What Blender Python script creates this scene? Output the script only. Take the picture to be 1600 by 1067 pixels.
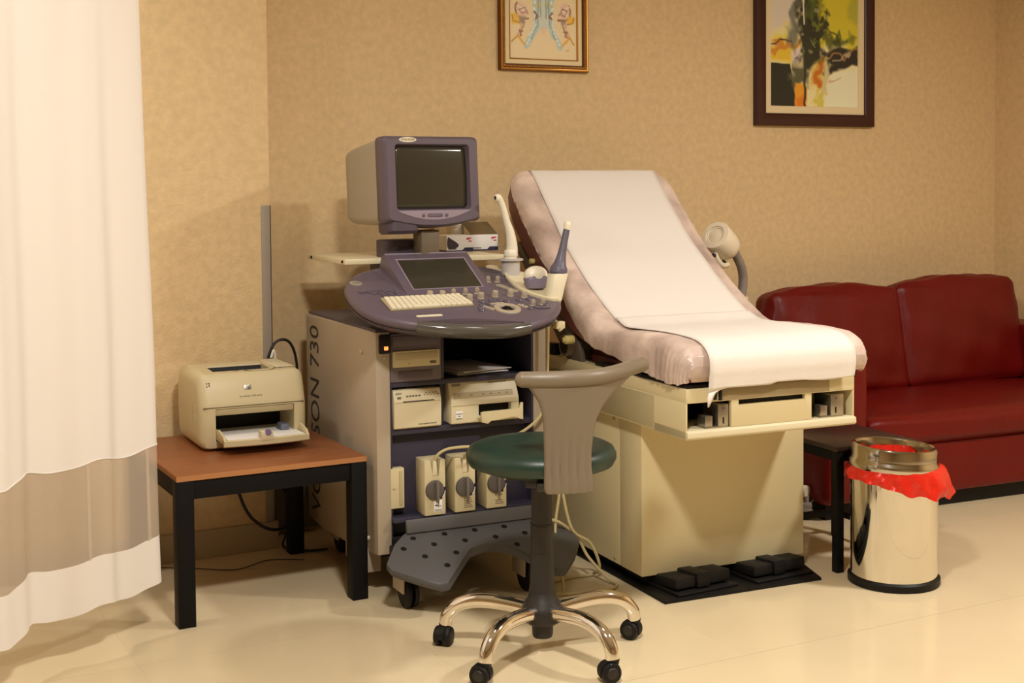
import bpy, bmesh, math, random
import numpy as np
from mathutils import Vector, Matrix
from math import sin, cos, pi, radians, atan2, sqrt
random.seed(7); rng = np.random.default_rng(7)
SC = bpy.context.scene
COL = SC.collection
for o in list(bpy.data.objects): bpy.data.objects.remove(o)

# ------------------------------------------------------------------ camera
cam_d = bpy.data.cameras.new('camera'); cam = bpy.data.objects.new('camera', cam_d); COL.objects.link(cam)
cam_d.sensor_width = 36.0; cam_d.lens = 36.0 * 2083 / 1600; cam_d.shift_y = -0.0984; cam_d.clip_start = .05
_P, _R, _A = radians(2.44), radians(.48), radians(-28.0)
_fw = Vector((0, cos(_P), -sin(_P))); _up = Vector((0, sin(_P), cos(_P))); _r = Vector((1, 0, 0))
_RX = cos(_R) * _r - sin(_R) * _up; _UY = sin(_R) * _r + cos(_R) * _up
_rot = Matrix.Rotation(_A, 3, 'Z')
_RX, _UY, _fw = _rot @ _RX, _rot @ _UY, _rot @ _fw
cam.matrix_world = Matrix(((_RX.x, _UY.x, -_fw.x, 0), (_RX.y, _UY.y, -_fw.y, 0), (_RX.z, _UY.z, -_fw.z, 1.4), (0, 0, 0, 1)))
SC.camera = cam

# ------------------------------------------------------------------ world, lamps, exposure
W = bpy.data.worlds.new('world'); SC.world = W; W.use_nodes = True
W.node_tree.nodes['Background'].inputs[0].default_value = (1.0, .85, .68, 1)
W.node_tree.nodes['Background'].inputs[1].default_value = .02
def ceiling_lamp(loc, size, watts, col=(1.0, .942, .855)):
    d = bpy.data.lights.new('ceiling_lamp', 'AREA'); d.shape = 'DISK'; d.size = size; d.energy = watts; d.color = col
    o = bpy.data.objects.new('ceiling_lamp', d); COL.objects.link(o); o.location = loc
    return o
ceiling_lamp((4.0, 2.25, 2.72), .30, 52)
ceiling_lamp((2.2, 3.0, 2.72), .30, 3.5)
ceiling_lamp((1.05, 1.9, 2.72), .30, 60)
ceiling_lamp((.15, 4.25, 2.72), .30, 11)
SC.view_settings.view_transform = 'Standard'; SC.view_settings.look = 'None'
SC.view_settings.gamma = 1.0; SC.view_settings.use_curve_mapping = False
SC.view_settings.exposure = 0.34

# ------------------------------------------------------------------ materials
def lin(c):
    c = [v / 255 for v in c]
    return tuple(v / 12.92 if v <= .04045 else ((v + .055) / 1.055) ** 2.4 for v in c)
MATS = {}
def mat(name, rgb, rough=.5, metal=0., var=0., vscale=8., bump=0., bscale=60., spec=.5, coat=0., stretch=None, detail=6.):
    if name in MATS: return MATS[name]
    m = bpy.data.materials.new(name); m.use_nodes = True; MATS[name] = m
    nt = m.node_tree; b = nt.nodes['Principled BSDF']; c = lin(rgb)
    b.inputs['Base Color'].default_value = (*c, 1); b.inputs['Roughness'].default_value = rough
    b.inputs['Metallic'].default_value = metal; b.inputs['Specular IOR Level'].default_value = spec
    if coat: b.inputs['Coat Weight'].default_value = coat; b.inputs['Coat Roughness'].default_value = .08
    tc = nt.nodes.new('ShaderNodeTexCoord'); src = tc.outputs['Object']
    if stretch:
        mp = nt.nodes.new('ShaderNodeMapping'); mp.inputs['Scale'].default_value = stretch
        nt.links.new(src, mp.inputs['Vector']); src = mp.outputs['Vector']
    if var:
        n = nt.nodes.new('ShaderNodeTexNoise'); n.inputs['Scale'].default_value = vscale; n.inputs['Detail'].default_value = detail
        nt.links.new(src, n.inputs['Vector'])
        r = nt.nodes.new('ShaderNodeValToRGB')
        r.color_ramp.elements[0].position = .3; r.color_ramp.elements[1].position = .7
        r.color_ramp.elements[0].color = (*[max(0, v * (1 - var)) for v in c], 1)
        r.color_ramp.elements[1].color = (*[min(1, v * (1 + var)) for v in c], 1)
        nt.links.new(n.outputs['Fac'], r.inputs['Fac']); nt.links.new(r.outputs['Color'], b.inputs['Base Color'])
    if bump:
        n2 = nt.nodes.new('ShaderNodeTexNoise'); n2.inputs['Scale'].default_value = bscale; n2.inputs['Detail'].default_value = 4
        nt.links.new(src, n2.inputs['Vector'])
        bp = nt.nodes.new('ShaderNodeBump'); bp.inputs['Strength'].default_value = bump; bp.inputs['Distance'].default_value = .01
        nt.links.new(n2.outputs['Fac'], bp.inputs['Height']); nt.links.new(bp.outputs['Normal'], b.inputs['Normal'])
    return m
def sheer_mat(name, rgb, alpha, rough=.6, var=0., trans=.3, vscale=9., crinkle=0.):
    m = bpy.data.materials.new(name); m.use_nodes = True; MATS[name] = m
    nt = m.node_tree; nt.nodes.remove(nt.nodes['Principled BSDF']); out = nt.nodes['Material Output']
    c = (*lin(rgb), 1)
    d = nt.nodes.new('ShaderNodeBsdfDiffuse'); d.inputs[0].default_value = c
    t = nt.nodes.new('ShaderNodeBsdfTranslucent'); t.inputs[0].default_value = c
    mx = nt.nodes.new('ShaderNodeMixShader'); mx.inputs[0].default_value = trans
    nt.links.new(d.outputs[0], mx.inputs[1]); nt.links.new(t.outputs[0], mx.inputs[2]); last = mx
    if crinkle:
        g = nt.nodes.new('ShaderNodeBsdfGlossy'); g.inputs['Roughness'].default_value = .28; g.inputs[0].default_value = (1, 1, 1, 1)
        mg = nt.nodes.new('ShaderNodeMixShader'); mg.inputs[0].default_value = .06
        nt.links.new(last.outputs[0], mg.inputs[1]); nt.links.new(g.outputs[0], mg.inputs[2]); last = mg
        tc = nt.nodes.new('ShaderNodeTexCoord'); n2 = nt.nodes.new('ShaderNodeTexNoise'); n2.inputs['Scale'].default_value = 22; n2.inputs['Detail'].default_value = 5
        nt.links.new(tc.outputs['Object'], n2.inputs['Vector'])
        bp = nt.nodes.new('ShaderNodeBump'); bp.inputs['Strength'].default_value = crinkle; bp.inputs['Distance'].default_value = .012
        nt.links.new(n2.outputs['Fac'], bp.inputs['Height'])
        for s in (d, t, g): nt.links.new(bp.outputs[0], s.inputs['Normal'])
    if alpha < 1:
        tr = nt.nodes.new('ShaderNodeBsdfTransparent'); m2 = nt.nodes.new('ShaderNodeMixShader'); m2.inputs[0].default_value = alpha
        nt.links.new(tr.outputs[0], m2.inputs[1]); nt.links.new(last.outputs[0], m2.inputs[2]); last = m2
        if var:
            tc = nt.nodes.new('ShaderNodeTexCoord'); n = nt.nodes.new('ShaderNodeTexNoise'); n.inputs['Scale'].default_value = vscale; n.inputs['Detail'].default_value = 5
            nt.links.new(tc.outputs['Object'], n.inputs['Vector'])
            mr = nt.nodes.new('ShaderNodeMapRange'); mr.inputs['From Min'].default_value = .3; mr.inputs['From Max'].default_value = .7
            mr.inputs['To Min'].default_value = alpha - var; mr.inputs['To Max'].default_value = min(1, alpha + var)
            nt.links.new(n.outputs['Fac'], mr.inputs['Value']); nt.links.new(mr.outputs[0], m2.inputs[0])
    nt.links.new(last.outputs[0], out.inputs['Surface'])
    return m
def emit_mat(name, rgb, s):
    m = bpy.data.materials.new(name); m.use_nodes = True; MATS[name] = m
    b = m.node_tree.nodes['Principled BSDF']; b.inputs['Emission Color'].default_value = (*lin(rgb), 1); b.inputs['Emission Strength'].default_value = s
    b.inputs['Base Color'].default_value = (*lin(rgb), 1)
    return m
def vcol_mat(name, rough=.45):
    m = bpy.data.materials.new(name); m.use_nodes = True; MATS[name] = m
    a = m.node_tree.nodes.new('ShaderNodeVertexColor'); a.layer_name = 'paint'
    b = m.node_tree.nodes['Principled BSDF']; b.inputs['Roughness'].default_value = rough
    m.node_tree.links.new(a.outputs[0], b.inputs['Base Color'])
    return m

M_wall = mat('wallpaper', (226, 198, 152), .75, var=.07, vscale=34, bump=.25, bscale=110)
M_tile = mat('cream_tile', (226, 208, 172), .13, var=.03, vscale=3, spec=.5)
M_grout = mat('grout', (244, 232, 206), .6)  # paler than the tiles: highlight on the tile edges is put into the joint colour
M_base = mat('baseboard_paint', (196, 178, 146), .5)
M_ceil = mat('ceiling_paint', (205, 198, 186), .9)
M_guard = mat('corner_guard_grey', (158, 146, 132), .5)
M_wood = mat('walnut_veneer', (140, 83, 47), .38, var=.22, vscale=5, stretch=(1.2, 14, 14))
M_woodedge = mat('walnut_edge', (176, 120, 74), .45)
M_blackwood = mat('black_lacquer', (14, 13, 13), .55, spec=.18)
M_black = mat('black_plastic', (14, 13, 13), .5, spec=.3)
M_rubber = mat('black_rubber', (20, 18, 18), .55, spec=.3)
M_cream = mat('cream_plastic', (212, 198, 158), .42)
M_cream2 = mat('pale_cream_plastic', (222, 210, 176), .42)
M_creamdk = mat('dark_cream_plastic', (188, 172, 134), .5)  # darker cream for lips, slots and seams
M_exam = mat('cream_enamel', (220, 205, 162), .32, spec=.5)
M_grey = mat('warm_grey_panel', (180, 165, 144), .42)
M_greydk = mat('monitor_shell_grey', (172, 162, 142), .5)
M_purple = mat('mauve_plastic', (98, 86, 98), .42, bump=.05, bscale=260)
M_purplelt = mat('pale_mauve_plastic', (150, 136, 150), .42)
M_purplegl = mat('glossy_mauve', (92, 82, 96), .22)
M_purpledk = mat('dark_mauve_plastic', (78, 68, 78), .5)
M_indigo = mat('indigo_panel', (52, 48, 66), .5)
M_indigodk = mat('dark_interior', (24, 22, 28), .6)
M_bay = mat('taupe_bay', (104, 92, 98), .5)
M_screen = mat('dark_glass', (60, 56, 44), .16, spec=.6)
M_handle = mat('glossy_grey', (84, 80, 74), .12, spec=.6)
M_key = mat('ivory_key', (232, 222, 194), .45)
M_knob = mat('taupe_knob', (176, 162, 142), .45)
M_silver = mat('silver_print', (196, 190, 178), .3, metal=.6)
M_chrome = mat('chrome', (235, 230, 224), .06, metal=1.)
M_steel = mat('polished_steel', (226, 222, 214), .07, metal=1.)
M_steelrim = mat('brushed_steel', (200, 194, 184), .13, metal=1.)
M_metal = mat('bracket_metal', (176, 168, 154), .3, metal=.9)
M_foot = mat('footrest_grey', (84, 82, 82), .5)
M_ink = mat('dark_ink', (44, 40, 40), .5)
M_print = mat('brown_print', (112, 100, 84), .6)
M_white = mat('white_plastic', (236, 232, 222), .4)
M_probe = mat('ivory_probe', (238, 230, 208), .38)
M_cupg = mat('pale_grey_cup', (192, 186, 182), .45)
M_paper = mat('white_paper', (240, 236, 232), .8)
M_examp = mat('crepe_paper', (236, 229, 222), .85, bump=.06, bscale=70)
M_cable = mat('cream_cable', (206, 190, 142), .5)
M_blackcable = mat('black_cable', (18, 17, 17), .5)
M_green = mat('green_vinyl', (30, 54, 44), .4, bump=.05, bscale=180)
M_stool = mat('stool_grey', (124, 111, 93), .42)
M_stoolcol = mat('stool_black', (38, 33, 30), .5)
M_burg = mat('burgundy_vinyl', (106, 54, 48), .45)
M_red = mat('red_leather', (104, 10, 7), .42, spec=.3, var=.10, vscale=5, bump=.16, bscale=28)
M_bag = mat('red_polythene', (216, 40, 24), .26, bump=.7, bscale=26)
M_gold = mat('gilt', (190, 138, 62), .32, metal=.75)
M_golddk = mat('dark_gilt', (112, 66, 26), .4, metal=.5)
M_mahog = mat('mahogany', (58, 20, 16), .35)
M_mat = mat('cream_mount', (240, 222, 180), .8)
M_taupe = mat('taupe_metal', (168, 150, 116), .4)
M_lamp = mat('lamp_ivory', (230, 218, 194), .4)
M_flex = mat('grey_flex', (140, 130, 122), .5)
M_tan = mat('kraft_carton', (176, 144, 96), .7)
M_navy = mat('navy_print', (38, 32, 66), .6)
M_redprint = mat('red_print', (196, 60, 70), .6)
M_led = emit_mat('orange_led', (255, 96, 40), 4.)
M_curt = sheer_mat('curtain_cloth', (250, 246, 242), 1., trans=.25)
M_sheer = sheer_mat('sheer_voile', (232, 220, 206), .58, trans=.4)
M_cover = sheer_mat('plastic_film', (248, 224, 210), .70, var=.26, trans=.06, vscale=6, crinkle=.4)
M_art = vcol_mat('painted_print')

# ------------------------------------------------------------------ mesh builder
class MB:
    def __init__(s): s.bm = bmesh.new()
    def _start(s): return set(s.bm.verts)
    def xf(s, old, M):
        if M is None: return
        vs = [v for v in s.bm.verts if v not in old]
        bmesh.ops.transform(s.bm, matrix=M, verts=vs)
    def box(s, x0, x1, y0, y1, z0, z1, b=.002, seg=2, M=None):
        old = s._start() if M is not None else None
        r = bmesh.ops.create_cube(s.bm, size=1.0); vs = r['verts']
        for v in vs: v.co = ((x0 + x1) / 2 + v.co.x * (x1 - x0), (y0 + y1) / 2 + v.co.y * (y1 - y0), (z0 + z1) / 2 + v.co.z * (z1 - z0))
        b = min(b, .45 * min(abs(x1 - x0), abs(y1 - y0), abs(z1 - z0)))
        if b > 0:
            es = set(e for v in vs for e in v.link_edges)
            bmesh.ops.bevel(s.bm, geom=list(es), offset=b, segments=seg, affect='EDGES', profile=.5)
        if M is not None: s.xf(old, M)
        return s
    def loft(s, rings, cap=True, closed=True, wrap=False):
        R = [[s.bm.verts.new(p) for p in r] for r in rings]; n = len(R[0])
        pairs = list(zip(R[:-1], R[1:])) + ([(R[-1], R[0])] if wrap else [])
        for a, c in pairs:
            for i in range(n if closed else n - 1):
                j = (i + 1) % n
                try: s.bm.faces.new((a[i], a[j], c[j], c[i]))
                except ValueError: pass
        if cap and closed and not wrap:
            for r in (R[0], R[-1]):
                try: s.bm.faces.new(r)
                except ValueError: pass
        return s
    def prism(s, poly, axis, a, b, bev=0., seg=2):
        def P(p, t):
            return {'x': (t, p[0], p[1]), 'y': (p[0], t, p[1]), 'z': (p[0], p[1], t)}[axis]
        old = s._start()
        s.loft([[P(p, a) for p in poly], [P(p, b) for p in poly]])
        if bev:
            vs = [v for v in s.bm.verts if v not in old]
            es = set(e for v in vs for e in v.link_edges)
            bmesh.ops.bevel(s.bm, geom=list(es), offset=bev, segments=seg, affect='EDGES', profile=.5, clamp_overlap=True)
        return s
    def lathe(s, prof, c=(0, 0, 0), axis=(0, 0, 1), seg=32, cap=True):
        z = Vector(axis).normalized(); x = z.orthogonal().normalized(); y = z.cross(x); c = Vector(c)
        rings = [[c + z * h + (x * cos(2 * pi * k / seg) + y * sin(2 * pi * k / seg)) * max(r, 1e-5) for k in range(seg)] for r, h in prof]
        return s.loft(rings, cap=cap)
    def cyl(s, p, q, r, r2=None, seg=20, b=0.):
        p, q = Vector(p), Vector(q); L = (q - p).length; r2 = r if r2 is None else r2
        b = min(b, L * .45, r * .9, r2 * .9) if b else 0
        pr = [(r, 0), (r2, L)] if not b else [(r - b, 0), (r - b * .3, b * .3), (r, b), (r2, L - b), (r2 - b * .3, L - b * .3), (r2 - b, L)]
        return s.lathe(pr, p, q - p, seg)
    def sphere(s, c, r, seg=20, sc=(1, 1, 1), n=12):
        c = Vector(c)
        rings = [[c + Vector((cos(2 * pi * k / seg) * sin(a) * r * sc[0], sin(2 * pi * k / seg) * sin(a) * r * sc[1], cos(a) * r * sc[2])) for k in range(seg)] for a in [pi * (i + .02) / (n + .04) for i in range(n + 1)]]
        return s.loft(rings)
    def tube(s, pts, r, seg=10, cap=True, sm=0, flat=1.):
        pts = [Vector(p) for p in pts]
        if sm: pts = smooth(pts, sm)
        rs = [r] * len(pts) if not hasattr(r, '__len__') else [float(v) for v in np.interp(np.linspace(0, 1, len(pts)), np.linspace(0, 1, len(r)), r)]
        rings = []; n = None
        for i, p in enumerate(pts):
            t = (pts[min(i + 1, len(pts) - 1)] - pts[max(i - 1, 0)]).normalized()
            if n is None:
                n = t.cross(Vector((0, 0, 1)))
                n = n.normalized() if n.length > 1e-3 else t.orthogonal().normalized()
            else: n = (n - t * n.dot(t)).normalized()
            u = t.cross(n)
            rings.append([p + (n * cos(2 * pi * k / seg) + u * sin(2 * pi * k / seg) * flat) * rs[i] for k in range(seg)])
        return s.loft(rings, cap=cap)
    def grid(s, P, closed_u=False):
        V = [[s.bm.verts.new(p) for p in row] for row in P]
        for i in range(len(V) - 1):
            for j in range(len(V[0]) - 1): s.bm.faces.new((V[i][j], V[i][j + 1], V[i + 1][j + 1], V[i + 1][j]))
        return s
    def text(s, body, size, M, extrude=.0005, sx=1., align='CENTER'):
        cu = bpy.data.curves.new('t', 'FONT'); cu.body = body; cu.size = size; cu.extrude = extrude; cu.align_x = align; cu.align_y = 'CENTER'; cu.resolution_u = 3
        o = bpy.data.objects.new('t', cu); COL.objects.link(o)
        dg = bpy.context.evaluated_depsgraph_get(); me = bpy.data.meshes.new_from_object(o.evaluated_get(dg))
        me.transform(M @ Matrix.Diagonal((sx, 1, 1, 1))); s.bm.from_mesh(me)
        bpy.data.objects.remove(o); bpy.data.curves.remove(cu); bpy.data.meshes.remove(me)
        return s
    def build(s, name, m, parent=None, ang=38, solid=0., subsurf=0, norm=True):
        if norm: bmesh.ops.recalc_face_normals(s.bm, faces=s.bm.faces[:])
        me = bpy.data.meshes.new(name); s.bm.to_mesh(me); s.bm.free()
        me.polygons.foreach_set('use_smooth', [True] * len(me.polygons))
        if ang < 180: me.set_sharp_from_angle(angle=radians(ang))
        me.materials.append(m)
        o = bpy.data.objects.new(name, me); COL.objects.link(o)
        if parent is not None: o.parent = parent
        if solid:
            md = o.modifiers.new('solid', 'SOLIDIFY'); md.thickness = solid; md.offset = 0
        if subsurf:
            md = o.modifiers.new('sub', 'SUBSURF'); md.levels = subsurf; md.render_levels = subsurf
        return o
def smooth(pts, n):
    out = []; P = [pts[0]] + list(pts) + [pts[-1]]
    for i in range(1, len(P) - 2):
        a, b, c, d = P[i - 1], P[i], P[i + 1], P[i + 2]
        for k in range(n):
            t = k / n
            out.append(.5 * ((2 * b) + (c - a) * t + (2 * a - 5 * b + 4 * c - d) * t * t + (3 * b - a - 3 * c + d) * t ** 3))
    out.append(pts[-1]); return out
def smooth2(pts, n, closed=True):
    V = [Vector((p[0], p[1], 0)) for p in pts]
    if closed:
        P = [V[-1]] + V + [V[0], V[1]]; out = []
        for i in range(1, len(P) - 2):
            a, b, c, d = P[i - 1], P[i], P[i + 1], P[i + 2]
            for k in range(n):
                t = k / n; q = .5 * ((2 * b) + (c - a) * t + (2 * a - 5 * b + 4 * c - d) * t * t + (3 * b - a - 3 * c + d) * t ** 3)
                out.append((q.x, q.y))
        return out
    return [(q.x, q.y) for q in smooth(V, n)]
def rrect(x0, x1, z0, z1, r, n=5):
    out = []
    for cx, cz, a0 in ((x1 - r, z0 + r, -pi / 2), (x1 - r, z1 - r, 0), (x0 + r, z1 - r, pi / 2), (x0 + r, z0 + r, pi)):
        for k in range(n + 1):
            a = a0 + k * pi / 2 / n; out.append((cx + r * cos(a), cz + r * sin(a)))
    return out
def cut(o, mb):
    "carves the closed shape in mb out of part o"
    bmesh.ops.recalc_face_normals(mb.bm, faces=mb.bm.faces[:])
    me = bpy.data.meshes.new('c'); mb.bm.to_mesh(me); mb.bm.free(); c = bpy.data.objects.new('c', me); COL.objects.link(c)
    par = o.parent; o.parent = None
    md = o.modifiers.new('b', 'BOOLEAN'); md.operation = 'DIFFERENCE'; md.object = c; md.solver = 'EXACT'
    dg = bpy.context.evaluated_depsgraph_get(); dg.update()
    nm = bpy.data.meshes.new_from_object(o.evaluated_get(dg)); o.modifiers.clear(); old = o.data; o.data = nm
    nm.name = old.name; bpy.data.objects.remove(c); bpy.data.meshes.remove(me); bpy.data.meshes.remove(old)
    nm.set_sharp_from_angle(angle=radians(38)); o.parent = par
def tag(o, label, cat, group=None, kind=None):
    o['label'] = label; o['category'] = cat
    if group: o['group'] = group
    if kind: o['kind'] = kind
    return o
def thing(name, label, cat, loc=(0, 0, 0), rz=0., group=None, rx=0.):
    o = bpy.data.objects.new(name, None); o.empty_display_size = .1; COL.objects.link(o)
    o.location = loc; o.rotation_euler = (rx, 0, rz)
    return tag(o, label, cat, group)
def lab(o, s): o['label'] = s; return o
def struct(o): o['kind'] = 'structure'; return o
def dup(o, parent=None):
    c = o.copy(); COL.objects.link(c)
    if parent is not None: c.parent = parent
    for ch in list(o.children): dup(ch, c)
    return c
FRONT = lambda x, y, z: Matrix(((1, 0, 0, x), (0, 0, -1, y), (0, 1, 0, z), (0, 0, 0, 1)))     # lettering on a face that looks to -y
LEFT = lambda x, y, z: Matrix(((0, 0, -1, x), (0, 1, 0, y), (1, 0, 0, z), (0, 0, 0, 1)))      # reads upward on a face that looks to -x

# ================================================================== THE ROOM
XW, YW, HC = 5.70, 5.15, 2.75
X0, Y0 = -3.6, -3.4
fl = struct(MB().box(X0, XW, Y0, YW, -.08, -.003, 0).build('floor', M_grout))
T = .8; me_tile = None
ta = radians(-3)
i = 0
xs = [X0] + [v for v in np.arange(-3.17, XW, T) if v > X0 + .05 and v < XW - .05] + [XW]
ys = [Y0] + [v for v in np.arange(-3.285, YW, T) if v > Y0 + .05 and v < YW - .05] + [YW]
cache = {}
for a, b in zip(xs[:-1], xs[1:]):
    for c, d in zip(ys[:-1], ys[1:]):
        k = (round(b - a, 3), round(d - c, 3))
        if k not in cache:
            o = MB().box(-(b - a) / 2 + .0001, (b - a) / 2 - .0001, -(d - c) / 2 + .0007, (d - c) / 2 - .0007, -.006, 0, 0).build('tile', M_tile, fl)
            cache[k] = o
        else:
            o = cache[k].copy(); COL.objects.link(o); o.parent = fl
        o.location = ((a + b) / 2, (c + d) / 2, 0)
struct(MB().box(1.58, XW + .1, YW, YW + .1, 0, HC, 0).build('wall_back', M_wall))
struct(MB().box(X0 - .1, 1.58, 4.95, YW + .1, 0, HC, 0).build('wall_column', M_wall))
struct(MB().box(XW, XW + .1, Y0, YW, 0, HC, 0).build('wall_right', M_wall))
struct(MB().box(X0 - .1, X0, Y0, 4.95, 0, HC, 0).build('wall_left', M_wall))
struct(MB().box(X0 - .1, XW + .1, Y0 - .1, Y0, 0, HC, 0).build('wall_front', M_wall))
struct(MB().box(X0 - .1, XW + .1, Y0 - .1, YW + .1, HC, HC + .1, 0).build('ceiling', M_ceil))
struct(MB().box(X0, 1.592, 4.936, 4.9505, 0, .105, .003).build('baseboard_column', M_base))
struct(MB().box(1.60, XW - .015, YW - .014, YW + .0005, 0, .105, .003).build('baseboard_back', M_base))
struct(MB().box(XW - .014, XW + .0005, Y0, YW, 0, .105, .003).build('baseboard_right', M_base))
g = MB(); g.box(1.545, 1.5835, 4.9465, 4.951, .105, 1.325, .001); g.box(1.579, 1.5835, 4.9465, 4.99, .105, 1.325, .001)
struct(g.build('trim_1', M_guard))

# ================================================================== CURTAIN
cu = thing('curtain', 'white cubicle curtain with a sheer band above its hem, hanging at the left edge', 'curtain', (.955, 4.215, 0))
cd = Vector((-.788, -.616, 0)); cn = Vector((.616, -.788, 0))
def cpt(u, z):
    h = 1 - z / HC
    off = (.010 + .012 * h) * sin(u * 24 + .6 + .7 * sin(u * 7)) + .0035 * sin(u * 61 + 1.1 * z) * (.4 + h)
    off += .028 * sin(u * 9 + .4)
    uu = u * (1 - .03 * (z - .15) / 2.6) + .075 * (z - .15) / 2.6 + .006 * sin(z * 5) * h
    zz = z + (.010 * sin(u * 26 + 1.0) if z < .9 else 0)
    p = cd * uu + cn * off; return (p.x, p.y, zz)
us = np.linspace(0, 1.75, 170)
def cband(z0, z1, n): return MB().grid([[cpt(u, z) for u in us] for z in np.linspace(z0, z1, n)])
cband(.588, HC - .002, 26).build('drape', M_curt, cu, ang=180)
cband(.302, .588, 6).build('sheer_band', M_sheer, cu, ang=180)
cband(.152, .302, 4).build('hem', M_curt, cu, ang=180)
for us0 in (.30, .055):
    m = MB(); m.grid([[Vector(cpt(u, z)) + cn * .002 for u in (us0, us0 + .010)] for z in np.linspace(.30, .588, 6)]); m.build('seam', M_sheer, cu, ang=180)
m = MB(); m.tube([Vector(cpt(u, .588)) + cn * .001 for u in us], .0022, 6); m.build('stitch_line', M_curt, cu)

# ================================================================== PRINTER TABLE
TZ = .487
tb = thing('side_table', 'square walnut topped table on black legs under the laser printer', 'table', (1.015, 4.172, 0), radians(.2))
m = MB(); m.box(0, .642, 0, .70, TZ - .018, TZ, .0015); o = m.build('tabletop', M_wood, tb)
m = MB(); m.box(-.0008, .6428, -.0008, .0012, TZ - .0175, TZ - .0006, .0004, 1); m.box(.6412, .6428, .0012, .70, TZ - .0175, TZ - .0006, .0004, 1); m.build('edge_band', M_woodedge, tb)
LG = .055
for x, y in ((0, 0), (.587, 0), (.587, .645), (0, .645)):
    MB().box(x, x + LG, y, y + LG, 0, TZ - .018, .0015).build('leg', M_blackwood, tb)
for a in ((LG, .587, .006, .03), (LG, .587, .67, .694), (.006, .03, LG, .645), (.612, .636, LG, .645)):
    MB().box(*a, TZ - .078, TZ - .0185, .001).build('apron', M_blackwood, tb)

# ================================================================== LASER PRINTER
lp = thing('laser_printer', 'boxy cream laser printer with an open paper tray on the walnut table', 'printer', (1.372, 4.505, TZ), radians(-1.5))
prof = [(.0, .012), (-.004, .03), (-.004, .150), (.000, .168), (.014, .210), (.030, .252), (.040, .262), (.20, .268), (.33, .262), (.352, .24), (.36, .15), (.352, .04), (.335, .004), (.02, .004)]
pc = (.17, .13)
def psc(s, sy=None):
    sy = s if sy is None else sy
    return [(pc[0] + (p[0] - pc[0]) * s, pc[1] + (p[1] - pc[1]) * sy) for p in prof]
rings = []
for x, s, sz in ((-.192, .80, .78), (-.188, .88, .86), (-.180, .95, .94), (-.168, .99, .985), (-.155, 1, 1), (.155, 1, 1), (.168, .99, .985), (.180, .95, .94), (.188, .88, .86), (.192, .80, .78)):
    rings.append([(x, max(p[0], .0 if abs(x) < .17 else .008) if False else p[0], max(p[1], .001)) for p in psc(s, sz)])
o = MB().loft(rings).build('body', M_cream, lp, ang=30)
cut(o, MB().box(-.137, .142, -.05, .20, .034, .146, .004))
cut(o, MB().prism([(.085, .30), (.085, .262), (.11, .236), (.19, .225), (.23, .30)], 'x', -.122, .082))
m = MB(); m.box(-.136, .141, .17, .175, .035, .145, 0); m.box(-.136, .141, .045, .17, .035, .045, 0); m.build('feed_opening', M_black, lp)
m = MB(); m.prism([(.088, .258), (.111, .234), (.1885, .2235), (.2080, .262), (.2045, .262), (.186, .2285), (.113, .239), (.0905, .2595)], 'x', -.1215, .0815)
for k in range(9): m.box(-.11 + k * .021, -.104 + k * .021, .10, .17, .231, .236, .001)
m.build('output_slot', M_black, lp)
m = MB(); m.prism([(-.006, .150), (-.0065, .153), (.004, .176), (.02, .176), (.02, .150)], 'x', -.172, .172); 
m = MB(); m.box(-.178, .178, -.0058, .01, .1505, .1530, .0004); m.build('lid_seam', M_print, lp)
m = MB(); m.box(-.137, .142, -.002, .05, .122, .146, .006); m.build('front_lip', M_creamdk, lp)
# lid handle recess on top front edge
m = MB(); m.tube([(-.02, .078, .2665), (-.005, .062, .264), (.02, .052, .262), (.06, .052, .262), (.085, .062, .264), (.10, .078, .2665)], .0015, 6, sm=4); m.tube([(-.172, .05, .252), (-.03, .074, .2655)], .0008, 5); m.tube([(.108, .078, .266), (.172, .05, .252)], .0008, 5); m.build('handle_line', M_print, lp)
m = MB(); m.box(.1, .168, .08, .30, .2655, .2685, .001); m.build('top_pad', M_cream2, lp)
# side curve
for sx in (-1, 1):
    m = MB(); m.tube([(sx * .171, .075, .252), (sx * .185, .095, .215), (sx * .193, .10, .16), (sx * .193, .10, .10), (sx * .186, .095, .03)], .0012, 6, sm=5); m.build('side_line', M_creamdk, lp)
# tray
tr = MB()
tr.box(-.132, .158, -.112, .05, .036, .041, .002)
tr.prism([(.05, .041), (-.085, .041), (-.11, .050), (-.095, .066), (-.03, .078), (.05, .070)], 'x', -.136, -.128, .001)
tr.prism([(.05, .041), (-.085, .041), (-.11, .050), (-.095, .066), (-.03, .078), (.05, .070)], 'x', .154, .162, .001)
fr = [[(x, -.112 - .014 * (1 - ((x - .013) / .15) ** 2) + dy, z) for x in np.linspace(-.136, .162, 14)] for dy, z in ((.006, .030), (0, .034), (0, .052), (.006, .055), (.012, .052), (.014, .034))]
tr.loft([[fr[j][k] for j in range(6)] for k in range(14)])
tr.build('paper_tray', M_cream, lp)
m = MB(); m.box(-.012, .030, -.128, -.085, .046, .078, .003); go = m.build('paper_guide', M_cream2, lp)
m = MB(); m.cyl((.012, -.1295, .074), (.012, -.120, .074), .011, seg=20); lab(m.build('guide_tab', mat('lilac_tab', (128, 112, 150), .5), go), 'lilac half-round tab')
m = MB(); m.box(.095, .125, .0, .06, .041, .074, .006); lab(m.build('slate_guide', mat('slate_blue', (104, 110, 128), .5), lp), 'slate blue side guide')
def FACE(x, z, off=0.):
    "lettering frame on the sloping front lid of the laser printer"
    v = Vector((0, .030, .084)).normalized(); n = Vector((0, -v.z, v.y)); o_ = Vector((x, (z - .168) * .030 / .084, z)) + n * off
    return Matrix(((1, 0, 0, o_.x), (0, v.y, n.y, o_.y), (0, v.z, n.z, o_.z), (0, 0, 0, 1)))
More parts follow.
